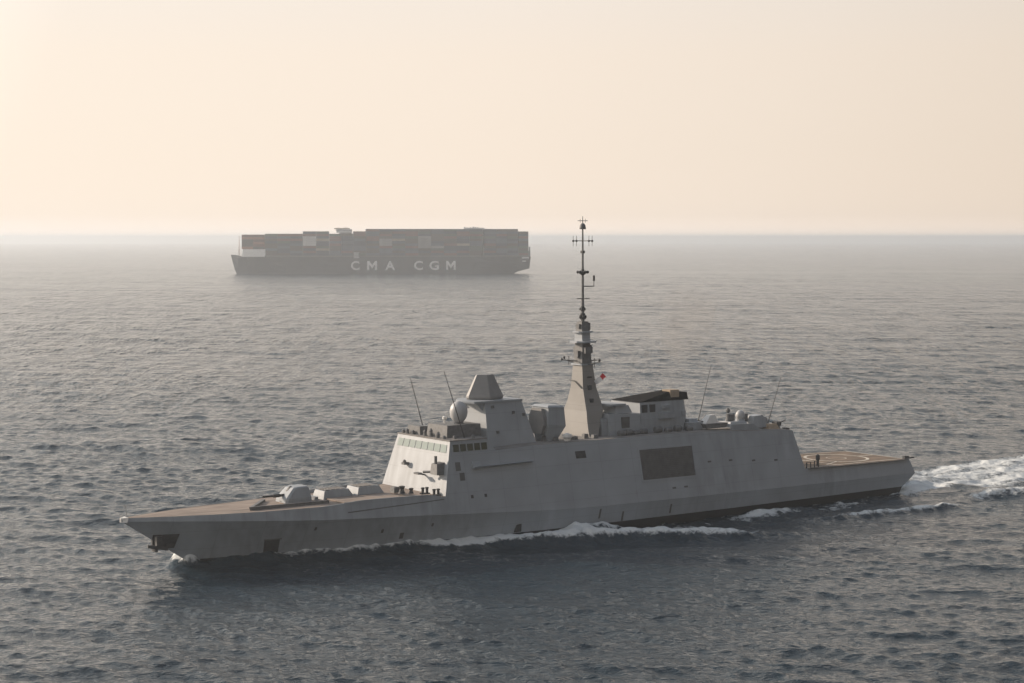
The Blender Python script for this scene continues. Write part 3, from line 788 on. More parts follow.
for u_, v_, h_ in ((65.5, -4.5, .8), (66.8, -5.2, .6), (70.3, -5.4, .5), (72.5, -5.2, .7), (74, -5.6, .5), (65, 2, 1.4)):
    MB().frustum((u_, u_ + .9, v_, v_ + .8), (u_ + .08, u_ + .82, v_ + .08, v_ + .72), 13.45, 13.6 + h_).build('deck_locker', 'fitting', frig)
MB().prism([(64.8, .6), (67, .6), (67, 3.0), (64.8, 3.0)], 'z', 13.55, 15.0).build('vent_trunk', 'grey', frig)
MB().lathe((68.9, -5.6, 13.55), [(.5, 0), (.5, .4), (.8, .6), (.7, 1.0), (.1, 1.2)], 12).build('vent_cowl', 'white', frig)

# mast
def mr_(z, f, a, w, ws=None): return [(f, -w, z), (a, -w, z), (a, ws or w, z), (f, ws or w, z)]
mm = MB().loft([mr_(12.9, 74.3, 75.7, 4.4, 6.0), mr_(14.2, 74.45, 76.4, 3.8, 5.2), mr_(15.8, 74.65, 77.3, 3.2, 3.9), mr_(17.4, 74.85, 78.1, 2.75, 2.9), mr_(18.6, 74.95, 78.1, 2.3), mr_(20.9, 75.1, 77.7, 1.55), mr_(24.4, 75.25, 77.3, 1.15)])
mast = mm.build('mast', 'mastgrey', frig)
MB().box(75.0, 77.5, -1.35, 1.35, 24.4, 24.62).build('mast_platform', 'grey', mast)
MB().loft([mr_(24.62, 75.3, 77.2, 1.05), mr_(27.85, 75.5, 77.0, .9)]).build('mast_stage', 'fitting', mast)
ms = MB()
for sg in (-1, 1): ms.box(75.6, 77.0, sg * 1.25 - .3, sg * 1.25 + .3, 26.2, 27.2)
ms.box(77.0, 77.6, -.6, .6, 26.2, 27.4); ms.box(74.9, 75.5, -.5, .5, 25.6, 26.6)
ms.build('mast_sensor', 'fitting', mast)
MB().prism([(74.4, -.9), (75.2, -1.9), (77.4, -1.9), (78.2, -.9), (78.2, .9), (77.4, 1.9), (75.2, 1.9), (74.4, .9)], 'z', 27.85, 28.1).build('mast_platform', 'grey', mast)
MB().loft([mr_(28.1, 75.4, 77.0, 1.0), mr_(29.4, 75.4, 77.0, .85)]).build('mast_stage', 'grey', mast)
MB().prism([(74.9, -.7), (75.3, -1.3), (77.2, -1.3), (77.6, -.7), (77.6, .7), (77.2, 1.3), (75.3, 1.3), (74.9, .7)], 'z', 29.4, 29.6).build('mast_platform', 'grey', mast)
MB().loft([mr_(29.6, 75.5, 77.0, .8), mr_(31.1, 75.6, 76.9, .6)]).box(75.2, 75.6, -.4, .4, 30.1, 30.7).box(76.9, 77.3, -.6, .6, 29.8, 30.9).build('mast_stage', 'fitting', mast)
C = 76.25
pl = MB().tube([(C, 0, 31.1), (C, 0, 34.5), (C, 0, 40), (C, 0, 45), (C, 0, 47.3)], [.3, .22, .17, .12, .04], 10)
pl.build('mast_pole', 'fitting', mast)
pf = MB()
for z_, r_ in ((31.6, .5), (32.2, .4), (33.0, .42), (33.3, .28), (31.9, .32)):
    pf.lathe((C, 0, z_ - .25), [(.1, 0), (r_, .12), (r_, .35), (.1, .5)], 10)
for a in range(5):
    t = a * 1.256
    pf.egg((C + .38 * math.cos(t), .38 * math.sin(t), 33.0), .16, .24, 8, 6)
    pf.egg((C + .45 * math.cos(t + .5), .45 * math.sin(t + .5), 31.8), .18, .28, 8, 6)
pf.build('aerial_cluster', 'dark', mast)
yb = MB()
# cross bars: athwart and fore-aft
yb.box(C - 1.1, C + 1.3, -.07, .07, 34.55, 34.68)
yb.box(C - .07, C + .07, -1.0, 1.0, 34.55, 34.68)
yb.build('lower_crossbar', 'dark', mast)
ar = MB().tube([(C, 0, 36.5), (C + 2.2, 0, 36.5), (C + 2.2, 0, 38.0)], .09, 6); ar.lathe((C + 2.2, 0, 37.3), [(.1, 0), (.17, .1), (.17, .8), (.05, .9)], 8); ar.build('bracket_arm', 'dark', mast)
df = MB().lathe((C, 0, 38.2), [(.15, 0), (.55, .3), (.55, .5), (.25, .7), (.2, .95)], 10)
for a in range(6):
    t = a * 1.047 + .3; df.egg((C + .75 * math.cos(t), .75 * math.sin(t), 38.7), .24, .24, 8, 6)
df.build('direction_finder', 'dark', mast)
y2 = MB()
y2.box(C - 1.9, C + 1.9, -.06, .06, 43.45, 43.57); y2.box(C - .06, C + .06, -1.6, 1.6, 43.45, 43.57)
for du, dv in ((-1.85, 0), (1.85, 0), (0, -1.55), (0, 1.55)):
    y2.tube([(C + du, dv, 42.7), (C + du, dv, 44.3)], .035, 6); y2.egg((C + du, dv, 43.5), .18, .18, 8, 6)
y2.box(C - .25, C + .25, -.25, .25, 41.6, 42.0)
y2.build('upper_crossbar', 'dark', mast)
MB().lathe((C, 0, 45.3), [(.5, 0), (.52, .1), (.45, .55), (.28, .85), (.05, .95)], 14).build('mast_dome', 'fitting', mast, True)
MB().box(C - .95, C + .95, -.05, .05, 46.55, 46.64).tube([(C - .5, 0, 46.3), (C - .5, 0, 46.9)], .03, 6).tube([(C + .5, 0, 46.3), (C + .5, 0, 46.9)], .03, 6).build('top_crossbar', 'dark', mast)
yd = MB()
for sg in (-1, 1):
    yd.tube([(76.3, sg * 1.0, 24.5), (76.0, sg * 4.5, 25.0)], [.12, .06], 6)
    yd.egg((76.0, sg * 4.4, 25.3), .17, .24, 8, 6)
    yd.tube([(76.0, sg * 3.2, 24.2), (76.0, sg * 3.2, 25.6)], .06, 6)
yd.tube([(77.3, 0, 25), (79.9, 0, 25.0)], [.1, .05], 6); yd.egg((79.6, 0, 24.9), .15, .2, 8, 6); yd.tube([(75.2, 0, 25.0), (72.3, 0, 25.3)], [.1, .05], 6); yd.egg((72.2, 0, 25.4), .16, .22, 8, 6)
yd.build('mast_yard', 'dark', mast)
for q_ in ((75.9, 76.5, -2.42, -1.9, 18.7, 19.3), (76.0, 76.6, -1.85, -1.4, 20.6, 21.3), (76.0, 76.8, -1.6, -1.2, 22.45, 22.65)): MB().box(*q_).build('mast_hatch', 'dark', mast)
MB().tube([(75.1, 1.8, 22.0), (75.0, .4, 21.9), (74.9, -.9, 21.2), (74.95, -1.4, 20.9)], .1, 6).build('mast_cable', 'louvre', mast)
# flag on the mast
fm = MB(); g = []; nf = 9
for i in range(nf + 1):
    t = i / nf
    for k in range(4):
        q = k / 3
        g.append((76.5 + 1.5 * t + .6 * q + .06 * math.sin(6 * t), -2.5 - .5 * t + .16 * math.sin(t * 8 + q), 22.0 + 1.3 * t - .6 * q - (.5 * max(0, t - .7))))
for i in range(nf):
    for k in range(3):
        fm.add([], [(i * 4 + k, (i + 1) * 4 + k, (i + 1) * 4 + k + 1, i * 4 + k + 1)], 0 if i < 5 else 1)
fm.v = g
c_, s_ = math.cos(FR_TH), math.sin(FR_TH)
fl = fm.build('flag', ['flagwhite', 'flagred'])
fl.location = frig.location; fl.rotation_euler = frig.rotation_euler
tag(fl, 'small white and red flag flying beside the frigate mast', 'flag')

# deckhouses and funnel
dh = MB()
dh.hexa([(78.2, -4.3, 13.5), (84.4, -4.3, 13.5), (84.4, 4.3, 13.5), (78.2, 4.3, 13.5), (78.3, -4.0, 16.9), (84.4, -4.0, 16.7), (84.4, 4.0, 16.7), (78.3, 4.0, 16.9)])
house = dh.build('deckhouse', 'grey', frig)
MB().frustum((77.2, 78.18, -3.6, 3.6), (77.2, 78.2, -3.6, 3.6), 13.5, 16.2).build('house_step', 'grey', house)
MB().frustum((79.9, 83.2, -3.6, 1.5), (80.1, 82.6, -3.4, 1.3), 16.85, 18.05).build('house_upper', 'grey', house)
MB().box(78.7, 81.8, -3.8, 1.6, 18.05, 18.35).build('house_cap', 'grey', house)
MB().box(80.6, 82.2, -4.2, -3.9, 14.6, 16.3).build('house_door', 'louvre', house)
for u_, v_, h_ in ((79.2, -5.6, .9), (80.6, -5.6, 1.0), (82.3, -5.5, .7), (83.6, -5.6, .9), (86.5, -5.6, 1.1), (88.5, -5.8, .8), (90.5, -5.7, 1.0), (93.0, -5.6, .7)):
    MB().tube([(u_ - .1, v_ + .4, 13.5 + h_ * .55), (u_ + .05, v_ + .4, 13.5 + h_ * .55), (u_ + 1.1, v_ + .4, 13.5 + h_ * .55), (u_ + 1.25, v_ + .4, 13.5 + h_ * .55)], [h_ * .35, h_ * .5, h_ * .5, h_ * .35], 12).box(u_, u_ + 1.1, v_ + .1, v_ + .7, 13.45, 13.5 + h_ * .3).build('raft_canister', 'fitting', frig)
fu = MB()
def fr2(z, f, a, w, ca): return [(f, -w, z), (a - ca, -w, z), (a, -w + ca, z), (a, w - ca, z), (a - ca, w, z), (f, w, z)]
fu.loft([fr2(13.5, 84.6, 94.2, 3.9, .8), fr2(15.6, 84.7, 95.0, 3.8, 1.0), fr2(18.3, 84.8, 94.7, 3.5, .9)])
funnel = fu.build('funnel', 'grey', frig)
MB().hexa([(84.6, -3.55, 18.32), (94.8, -3.55, 18.32), (94.8, 3.55, 18.32), (84.6, 3.55, 18.32), (91.4, -3.2, 19.75), (94.6, -3.4, 19.5), (94.6, 1.5, 19.5), (91.4, -0.8, 19.75)]).build('exhaust_hood', 'soot', funnel)
MB().hexa([(91.2, -3.62, 18.8), (92.8, -3.62, 18.8), (92.8, -1.6, 18.8), (91.2, -1.6, 18.8), (91.0, -3.5, 19.95), (92.9, -3.5, 19.95), (92.9, -1.6, 19.95), (91.0, -1.6, 19.95)]).build('exhaust_pipe', 'brown', funnel)
for u_ in (85.1, 86.7):
    MB().box(u_, u_ + 1.1, -3.72, -3.4, 16.7, 17.9).build('funnel_vent', 'dark', funnel)
fx = MB().box(88.4, 91.4, -4.3, -3.6, 15.6, 16.5); fx.box(89.2, 90.6, -4.1, -3.5, 17.2, 17.7); fx.box(93.2, 93.9, -4.0, -3.5, 15.9, 16.6); fx.build('funnel_ledge', 'grey', funnel)
MB().box(94.2, 97.3, -4.2, 3.8, 13.4, 14.6).frustum((95.0, 97.0, -3.5, 2.0), (95.2, 96.8, -3.2, 1.8), 14.6, 15.1).build('aft_deckhouse', 'grey', frig)

# hangar roof equipment
wb_ = MB().prism([(96.9, 14.3), (97.4, 13.55), (101.4, 13.55), (101.9, 14.3)], 'y', -5.2, -2.8)
wm = wb_.build('weapon_platform', 'fitting', frig)
MB().hexa([(97.3, -4.9, 14.32), (100.0, -4.9, 14.32), (100.0, -3.3, 14.32), (97.3, -3.3, 14.32), (98.7, -4.5, 15.6), (99.7, -4.5, 15.6), (99.7, -3.5, 15.6), (98.7, -3.5, 15.6)]).build('weapon_shield', 'white', wm)
MB().tube([(97.5, -4.1, 14.6), (96.3, -4.1, 14.9)], .07, 6).build('weapon_barrel', 'dark', wm)
MB().hexa([(102.0, -5.6, 13.5), (106.0, -5.6, 13.5), (106.0, -2.2, 13.5), (102.0, -2.2, 13.5), (102.4, -5.2, 14.3), (105.9, -5.2, 14.2), (105.9, -2.6, 14.2), (102.4, -2.6, 14.3)]).build('director_base', 'grey', frig)
dp = MB().lathe((103.6, -3.4, 14.25), [(.5, 0), (.4, .6), (.4, 1.2)], 10)
dpo = dp.build('fire_director', 'fitting', frig)
MB().egg((103.5, -3.4, 16.0), .36, .42, 10, 8).box(103.6, 104.6, -3.8, -3.0, 14.3, 15.4).build('director_head', 'fitting', dpo)
rb = MB().lathe((106.0, -3.6, 14.0), [(.8, 0), (.75, .5)], 14)
rbo = rb.build('satellite_dome_base', 'grey', frig)
MB().egg((106.0, -3.6, 15.1), .78, .85, 18, 10).build('satellite_dome', 'radome', rbo, True)
MB().box(106.9, 107.7, -3.6, -2.9, 14, 15.3).build('equipment_cabinet', 'fitting', frig)
MB().hexa([(107.6, -5.0, 13.0), (110.8, -5.0, 13.0), (110.8, -2.4, 13.0), (107.6, -2.4, 13.0), (108.1, -4.6, 14.9), (110.1, -4.6, 15.0), (110.1, -2.8, 15.0), (108.1, -2.8, 14.9)]).build('decoy_launcher', 'grey', frig)
MB().prism([(101, 13.3), (101, 14.15), (105.6, 14.1), (107.6, 12.9)], 'y', -6.9, -6.7).build('roof_bulwark', 'grey', frig)
MB().hexa([(110.5, -5.6, 12.7), (113.0, -5.6, 12.6), (113.0, -4.0, 12.6), (110.5, -4.0, 12.7), (110.6, -5.3, 13.5), (112.6, -5.3, 13.4), (112.6, -4.3, 13.4), (110.6, -4.3, 13.5)]).build('equipment_locker', 'brown', frig)
MB().hexa([(110.9, -2.6, 12.5), (113.9, -2.6, 12.4), (113.9, 1.2, 12.4), (110.9, 1.2, 12.5), (111.2, -2.3, 14.5), (113.1, -2.3, 14.3), (113.1, .9, 14.3), (111.2, .9, 14.5)]).build('hangar_control_cabin', 'grey', frig)
hg = MB().lathe((113.5, -4.4, 12.4), [(.6, 0), (.45, .4), (.5, .8), (.15, 1.0)], 10)
hgo = hg.build('hangar_gun', 'dark', frig)
MB().tube([(112.8, -4.4, 13.1), (115.2, -4.6, 13.8)], .1, 6).box(112.9, 113.9, -5.0, -3.8, 13.0, 13.7).build('weapon_barrel', 'dark', hgo)
MB().box(114.1, 115.0, -5.8, -5.0, 11.9, 12.7).build('hangar_floodlight', 'dark', frig)
# hangar door in the sloping aft face
MB().hexa([(115.76, -4.0, 6.16), (115.76, 4.0, 6.16), (115.5, 4.0, 6.16), (115.5, -4.0, 6.16), (114.5, -4.0, 11.4), (114.5, 4.0, 11.4), (114.2, 4.0, 11.4), (114.2, -4.0, 11.4)]).build('hangar_door', 'louvre', frig)

# whip aerials
for a, b_ in (((50.3, 5.0, 15.2), (47.9, 5.0, 23.3)), ((50.7, -5.0, 15.2), (47.2, -5.0, 25.0)), ((98.0, -2.0, 13.5), (101.0, -2.0, 23.3)), ((112.5, -3.0, 12.5), (115.7, -3.0, 20.9))):
    mid = [(a[i] + b_[i]) / 2 for i in range(3)]; q1 = [a[i] + (b_[i] - a[i]) * .06 for i in range(3)]
    MB().tube([a, q1, mid, b_], [.14, .085, .06, .04], 6).build('whip_aerial', 'dark', frig)

# flight deck
fd = deck_sheet(115.75, 141.95, 13, 0.03, -0.02, 0.02).build('flight_deck', 'flightdeck', frig)
def ring_mark(cx, cy, r0, r1, z, n=48, a0=0, a1=2 * math.pi):
    mb = MB(); vs = []
    for i in range(n + 1):
        t = a0 + (a1 - a0) * i / n
        u0_, u1_ = cx + r0 * math.cos(t), cx + r1 * math.cos(t)
        vs += [(u0_, cy + r0 * math.sin(t), zd(u0_) + z), (u1_, cy + r1 * math.sin(t), zd(u1_) + z)]
    return mb.add(vs, [(2 * i, 2 * i + 1, 2 * i + 3, 2 * i + 2) for i in range(n)])
ring_mark(132.0, 0, 5.1, 5.65, .03).build('landing_circle', 'marking', fd)
ring_mark(132.0, 0, 1.6, 1.8, .03, 24).build('landing_grid', 'marking', fd)
lm = MB()
def line(u0, v0, u1, v1, w):
    d = Vector((u1 - u0, v1 - v0)).normalized(); n_ = Vector((-d.y, d.x)) * w / 2
    lm.add([(u0 - n_.x, v0 - n_.y, zd(u0) + .034), (u1 - n_.x, v1 - n_.y, zd(u1) + .034), (u1 + n_.x, v1 + n_.y, zd(u1) + .034), (u0 + n_.x, v0 + n_.y, zd(u0) + .034)], [(0, 1, 2, 3)])
line(116.5, 0, 126.3, 0, .4); line(137.7, 0, 141.5, 0, .4)
line(117.0, -7.9, 141.2, -6.7, .35); line(117.0, 7.9, 141.2, 6.7, .35); line(141.3, -6.7, 141.3, 6.7, .35); line(117.2, -7.8, 117.2, 7.8, .35); line(124.5, -7.4, 124.5, 7.4, .3); line(123, -6.5, 128.3, -3.8, .3); line(123, 6.5, 128.3, 3.8, .3)
lm.build('deck_line', 'marking', fd)
for sg in (-1, 1):
    net = MB()
    for i in range(11):
        u0_ = 116.4 + i * 2.3; u1_ = u0_ + 2.15
        for (ua, ub_) in ((u0_, u1_),):
            w0, w1 = side(ua, zd(ua)), side(ub_, zd(ub_))
            net.hexa([(ua, sg * (w0 - .02), zd(ua) - .12), (ub_, sg * (w1 - .02), zd(ub_) - .12), (ub_, sg * (w1 + .5), zd(ub_) - .05), (ua, sg * (w0 + .5), zd(ua) - .05),
                      (ua, sg * (w0 - .02), zd(ua) - .02), (ub_, sg * (w1 - .02), zd(ub_) - .02), (ub_, sg * (w1 + .5), zd(ub_) + .05), (ua, sg * (w0 + .5), zd(ua) + .05)])
    net.build('safety_net', 'louvre', frig)
pr = MB()
for u_, v_, h_ in ((116.6, -8.2, 1.0), (117.5, -8.2, 1.0), (118.5, -8.1, 1.1), (119.4, -8.1, 1.0)):
    pr.tube([(u_, v_, 6.0), (u_, v_, 6.05 + h_)], .1, 6)
pr.tube([(116.6, -8.2, 7.0), (119.4, -8.1, 7.0)], .05, 6)
pr.build('guard_rail', 'dark', frig)
MB().lathe((121.0, -6.4, 6.0), [(.25, 0), (.2, .9), (.35, 1.0), (.35, 1.7), (.1, 1.9)], 8).build('deck_monitor', 'dark', frig)
MB().box(141.2, 143.6, -7.4, -6.9, 5.75, 5.95).box(141.4, 142.4, -7.2, -6.6, 5.9, 6.2).build('stern_fairlead', 'dark', frig)

# ------------------------------------------------------------------ container ship
cs = thing('container_ship', 'dark blue container ship stacked high with containers on the hazy horizon', 'ship',
           (CS_POS[0], CS_POS[1], -0.32), (0, 0, CS_TH))
HB = 25.6
CF, CSN = math.cos(CS_TH), math.sin(CS_TH)
def cs_u(px, v=-HB):
    t = (px - 512) / FPX
    # X = x0 + u c - v s ; Y = y0 + u s + v c ; X = t Y
    return (t * (CS_POS[1] + v * CF) - CS_POS[0] + v * CSN) / (CF - t * CSN)
LEN = cs_u(531.0)
DK = 20.6
def cs_half(u, z):
    full = float(np.interp(u, [-6, -4, 2, 14, 34, 60, 90, LEN - 40, LEN - 8, LEN], [.2, 2.5, 7, 14.5, 21, 23.8, HB, HB, HB - 1.2, HB - 2.5]))
    wlh = float(np.interp(u, [0, 3, 20, 60, 110, LEN - 70, LEN - 25, LEN], [.1, 1.5, 10, 20.5, HB, HB, 14, 4]))
    return wlh + (full - wlh) * max(0, min(1, z / DK)) ** 1.2
hb2 = MB(); rings = []
for u in [-5.8, -4, -1, 3, 8, 14, 24, 40, 60, 90, 130, 180, LEN - 70, LEN - 45, LEN - 28, LEN - 14, LEN - 6, LEN]:
    zs = []
    zb = -4.0
    if u < 0.5: zb = max(0.0, 0.3 + (-u) / 5.8 * (DK + 1.8)) if u < 0 else -4
    if u > LEN - 28: zb = (u - (LEN - 28)) / 28 * 7.0 - 1.0
    top = DK + (2.4 * float(smooth01((14 - u) / 18)))
    ring = []
    for t in (0, .25, .5, .75, 1):
        z = zb + (top - zb) * t
        ring.append((u, cs_half(u, max(z, 0)) if u >= 0 else max(.15, float(np.interp(u, [-6, 0], [.2, 4.5])) * t), z))
    rings.append([(a, -b_, c_) for a, b_, c_ in ring] + [(a, b_, c_) for a, b_, c_ in reversed(ring)])
for r_ in rings: hb2.v += [tuple(map(float, p)) for p in r_]
n = 10
for i in range(len(rings) - 1):
    for j in range(n):
        k = (j + 1) % n
        hb2.f.append((i * n + k, i * n + j, (i + 1) * n + j, (i + 1) * n + k)); hb2.m.append(0)
hb2.f.append(tuple(range(n))); hb2.m.append(0)
e_ = (len(rings) - 1) * n; hb2.f.append(tuple(e_ + j for j in reversed(range(n)))); hb2.m.append(0)
chull = hb2.build('hull', 'navy', cs)
# hull lettering
def letters():
    zlo, zhi = 4.6, 15.7
    for ch, x0, x1 in (('C', 351, 359.6), ('M', 367.3, 377.2), ('A', 385.2, 395.2), ('C', 414, 423), ('G', 429.3, 439), ('M', 446, 455.7)):
        if ch == 'M':
            ua, ub_ = cs_u(x0), cs_u(x1); st_ = (ub_ - ua) * .21; mid_ = (ua + ub_) / 2; zm = zlo + (zhi - zlo) * .18
            q_ = [(ua, zlo), (ua + st_, zlo), (ua + st_, zhi - 4.2), (mid_ - .1, zm), (mid_ + .1, zm), (ub_ - st_, zhi - 4.2), (ub_ - st_, zlo), (ub_, zlo), (ub_, zhi), (ub_ - st_ * 1.05, zhi), (mid_, zm + 4.2), (ua + st_ * 1.05, zhi), (ua, zhi)]
            mb_ = MB(); o_ = 0
            for tri in ((0, 1, 2, 11, 12), (2, 3, 4, 10, 11), (4, 5, 9, 10), (5, 6, 7, 8, 9)):
                mb_.prism([q_[i] for i in tri], 'y', -HB - .16, -HB - .04)
            mb_.build('hull_letter', 'letter', chull)
            continue
        cu = bpy.data.curves.new('letter', 'FONT'); cu.body = ch; cu.extrude = 0.02; cu.offset = 0.004 if ch == 'M' else 0.025; cu.resolution_u = 3
        ob = bpy.data.objects.new('letter', cu); scene.collection.objects.link(ob)
        dg = bpy.context.evaluated_depsgraph_get(); dg.update()
        me = ob.evaluated_get(dg).to_mesh()
        co = np.array([v.co[:] for v in me.vertices]); mn, mx_ = co.min(0), co.max(0)
        ua, ub_ = cs_u(x0), cs_u(x1)
        s_ = (co - mn) / (mx_ - mn)
        vs = []
        for p in s_: vs.append((ua + (ub_ - ua) * p[0], -HB - 0.04 - 0.12 * p[2], zlo + (zhi - zlo) * p[1]))
        MB().add(vs, [tuple(f.vertices) for f in me.polygons]).build('hull_letter', 'letter', chull)
        bpy.data.objects.remove(ob, do_unlink=True); bpy.data.curves.remove(cu)
letters()
MB().box(2, LEN - 4, -HB + 2.2, HB - 2.2, DK - .2, DK + .06).build('weather_deck', 'fitting', cs)
# forecastle breakwater, foremast
ubw = cs_u(241.5)
MB().hexa([(ubw, -15, DK), (ubw + 28.5, -21.5, DK), (ubw + 28.5, 21.5, DK), (ubw, 15, DK), (ubw + 2, -15, DK + 9.2), (ubw + 28.5, -21.5, DK + 9.2), (ubw + 28.5, 21.5, DK + 9.2), (ubw + 2, 15, DK + 9.2)]).build('breakwater', 'shipwhite', cs)
ufm = cs_u(239.5, 0)
MB().tube([(ufm, 0, DK), (ufm, 0, DK + 25)], [.8, .4], 8).box(ufm - .8, ufm + .8, -3, 3, DK + 17, DK + 17.5).box(ufm - 1, ufm + 1, -1, 1, DK, DK + 9).build('foremast', 'shipwhite', cs)
# bridge house (wide, low contrast) with wings and mast
ud0, ud1 = cs_u(339.5, 0), cs_u(352, 0)
dkh = MB().box(ud0, ud1, -HB + 6.2, HB - 6.2, DK, DK + 29)
dk_o = dkh.build('deckhouse', 'shipwhite', cs)
MB().box(cs_u(336.5, 0), cs_u(352, 0), -HB - .5, HB + .5, DK + 29.02, DK + 33.2).build('bridge', 'shipwhite', dk_o)
MB().box(cs_u(336.3, 0), cs_u(352.2, 0), -HB - .6, HB + .6, DK + 31.7, DK + 32.2).build('bridge_window', 'dark', dk_o)
MB().box(cs_u(334.5, 0), cs_u(350, 0), -10, 10, DK + 33.22, DK + 34.6).build('compass_deck', 'brown', dk_o)
um = cs_u(346.0, 0)
MB().tube([(um, 0, DK + 34.6), (um, 0, DK + 35.6)], [.5, .3], 8).box(um - 3, um + 3, -3, 3, DK + 35.0, DK + 35.3).box(um - 9, um - 8, -1, 1, DK + 34.6, DK + 35.5).build('radar_mast', 'shipwhite', dk_o)
# funnel
uf0, uf1 = cs_u(463, 0), cs_u(484, 0)
fnn = MB().hexa([(uf0, -9, DK), (uf1, -9, DK), (uf1, 9, DK), (uf0, 9, DK), (uf0 + .5, -8, DK + 35), (uf1, -8, DK + 35), (uf1, 8, DK + 35), (uf0 + .5, 8, DK + 35)]).build('funnel', 'shipwhite', cs)
for a, h in ((2, 2.0), (5, 1.4), (9, 1.6), (12.5, 2.8), (15, 2.0), (18, 1.6)):
    MB().tube([(uf0 + a, -1, DK + 34.5), (uf0 + a + .3, -1, DK + 34.6 + h * .7)], .9, 8).build('exhaust_pipe', 'funnelblue', fnn)
# stern house and mooring deck
us0 = cs_u(526)
MB().box(us0 - 2, LEN - .5, -HB + 3, HB - 4, DK, DK + 7).box(LEN - 2.2, LEN - .6, -HB + 3, -HB + 4.2, DK, DK + 12).build('stern_house', 'funnelblue', cs)
MB().box(cs_u(522), cs_u(529), -HB - .12, -HB + 1, DK - 2.2, DK - .4).box(cs_u(522.5), cs_u(526), -HB - .12, -HB + 1, DK - 6.0, DK - 4.8).build('mooring_opening', 'letter', chull)
# gangway beside the deckhouse
gw = MB()
for i in range(5): gw.box(cs_u(354) + i * 1.2, cs_u(354) + i * 1.2 + .5, -HB - .6, -HB - .1, DK - 1.5, DK + 5.5)
for i in range(4): gw.box(cs_u(354), cs_u(359.5), -HB - .7, -HB - .1, DK - 1.2 + i * 2.0, DK - .8 + i * 2.0)
gw.build('gangway', 'letter', cs)
MB().box(cs_u(265), cs_u(528.8), -HB + .8, HB - .8, DK + .07, DK + 1.58).build('hatch_cover', 'fitting', cs)
for px in (303.1, 353.3, 366.3, 483.3, 518.5): MB().box(cs_u(px) - .5, cs_u(px) + .5, -HB + .2, HB - .2, DK, DK + 12).build('lashing_bridge', 'fitting', cs)

# containers: the port-side wall box by box, the stow behind as one mass
CW, CH, CL = 2.44, 2.9, 12.19
def container_mesh(name, col):
    m = plain(name, col, 0.6, 0, 0.15, 0.5)
    mb = MB()
    L_, W_, H_ = CL / 2, CW / 2, CH
    for sx in (-1, 1):
        for sy in (-1, 1):
            mb.box(sx * L_ - (.16 if sx > 0 else 0), sx * L_ + (.16 if sx < 0 else 0), sy * W_ - (.16 if sy > 0 else 0), sy * W_ + (.16 if sy < 0 else 0), .02, H_ - .02)
    # corrugated walls
    nx = 40
    for sy in (-1, 1):
        pts = []
        for i in range(nx + 1):
            q = -L_ + .16 + (CL - .32) * i / nx
            off = .05 if (i // 2) % 2 else .1
            pts.append((q, sy * (W_ - off)))
        mb.loft([[(a, b_, .1) for a, b_ in pts], [(a, b_, H_ - .1) for a, b_ in pts]], caps=False, closed=False)
        mb.box(-L_ + .16, L_ - .16, min(sy * W_, sy * (W_ - .12)), max(sy * W_, sy * (W_ - .12)), .02, .14)
        mb.box(-L_ + .16, L_ - .16, min(sy * W_, sy * (W_ - .12)), max(sy * W_, sy * (W_ - .12)), H_ - .14, H_ - .02)
    mb.box(-L_ + .06, L_ - .06, -W_ + .1, W_ - .1, .1, H_ - .04)
    me_o = mb.build('container', m)
    me = me_o.data
    bpy.data.objects.remove(me_o, do_unlink=True)
    return me
COL = {'rust red': (0.17, 0.055, 0.045), 'navy blue': (0.03, 0.045, 0.085), 'grey': (0.33, 0.33, 0.33), 'dark brown': (0.065, 0.048, 0.042),
       'white': (0.70, 0.69, 0.67), 'green': (0.05, 0.085, 0.07), 'slate blue': (0.07, 0.095, 0.14), 'tan': (0.42, 0.37, 0.29), 'orange red': (0.34, 0.14, 0.085)}
CM = {k: container_mesh('container_' + k.replace(' ', '_'), v) for k, v in COL.items()}
bays = []    # (centre px-based u, tiers, base z)
def add_bays(px0, px1, n, tiers, base, deep=True):
    a, b_ = cs_u(px0), cs_u(px1)
    pitch = (b_ - a) / n
    for i in range(n): bays.append((a + pitch * (i + .5), tiers, base, (pitch - .3) / CL, deep))
add_bays(241.5, 264.6, 2, 6, DK + 9.3)
add_bays(265.2, 302.8, 3, 9, DK + 1.6)
add_bays(303.1, 329.6, 2, 10, DK + 1.6)
add_bays(329.5, 353.6, 2, 9, DK + 1.6, False)
add_bays(354.0, 366.0, 1, 10, DK + 1.6)
add_bays(366.6, 482.6, 9, 11, DK + 1.6)
add_bays(484.0, 488.2 + 8, 1, 11, DK + 1.6)
add_bays(496.6, 518.2, 2, 11, DK + 1.6)
add_bays(518.8, 528.6, 1, 10, DK + 1.6)
ordn = ['first', 'second', 'third', 'fourth', 'fifth', 'sixth', 'seventh', 'eighth', 'ninth', 'tenth', 'eleventh', 'twelfth', 'thirteenth', 'fourteenth',
        'fifteenth', 'sixteenth', 'seventeenth', 'eighteenth', 'nineteenth', 'twentieth', 'twenty-first', 'twenty-second', 'twenty-third', 'twenty-fourth', 'twenty-fifth']
names = ['rust red', 'navy blue', 'grey', 'dark brown', 'green', 'slate blue', 'tan']
wts = np.array([.16, .27, .015, .24, .10, .2, .008]); wts = wts / wts.sum()
inner = {k: MB() for k in COL}
frame_rot = cs.rotation_euler
cloc = Vector(cs.location)
def to_world(u, v, z): return (cloc.x + u * CF - v * CSN, cloc.y + u * CSN + v * CF, cloc.z + z)
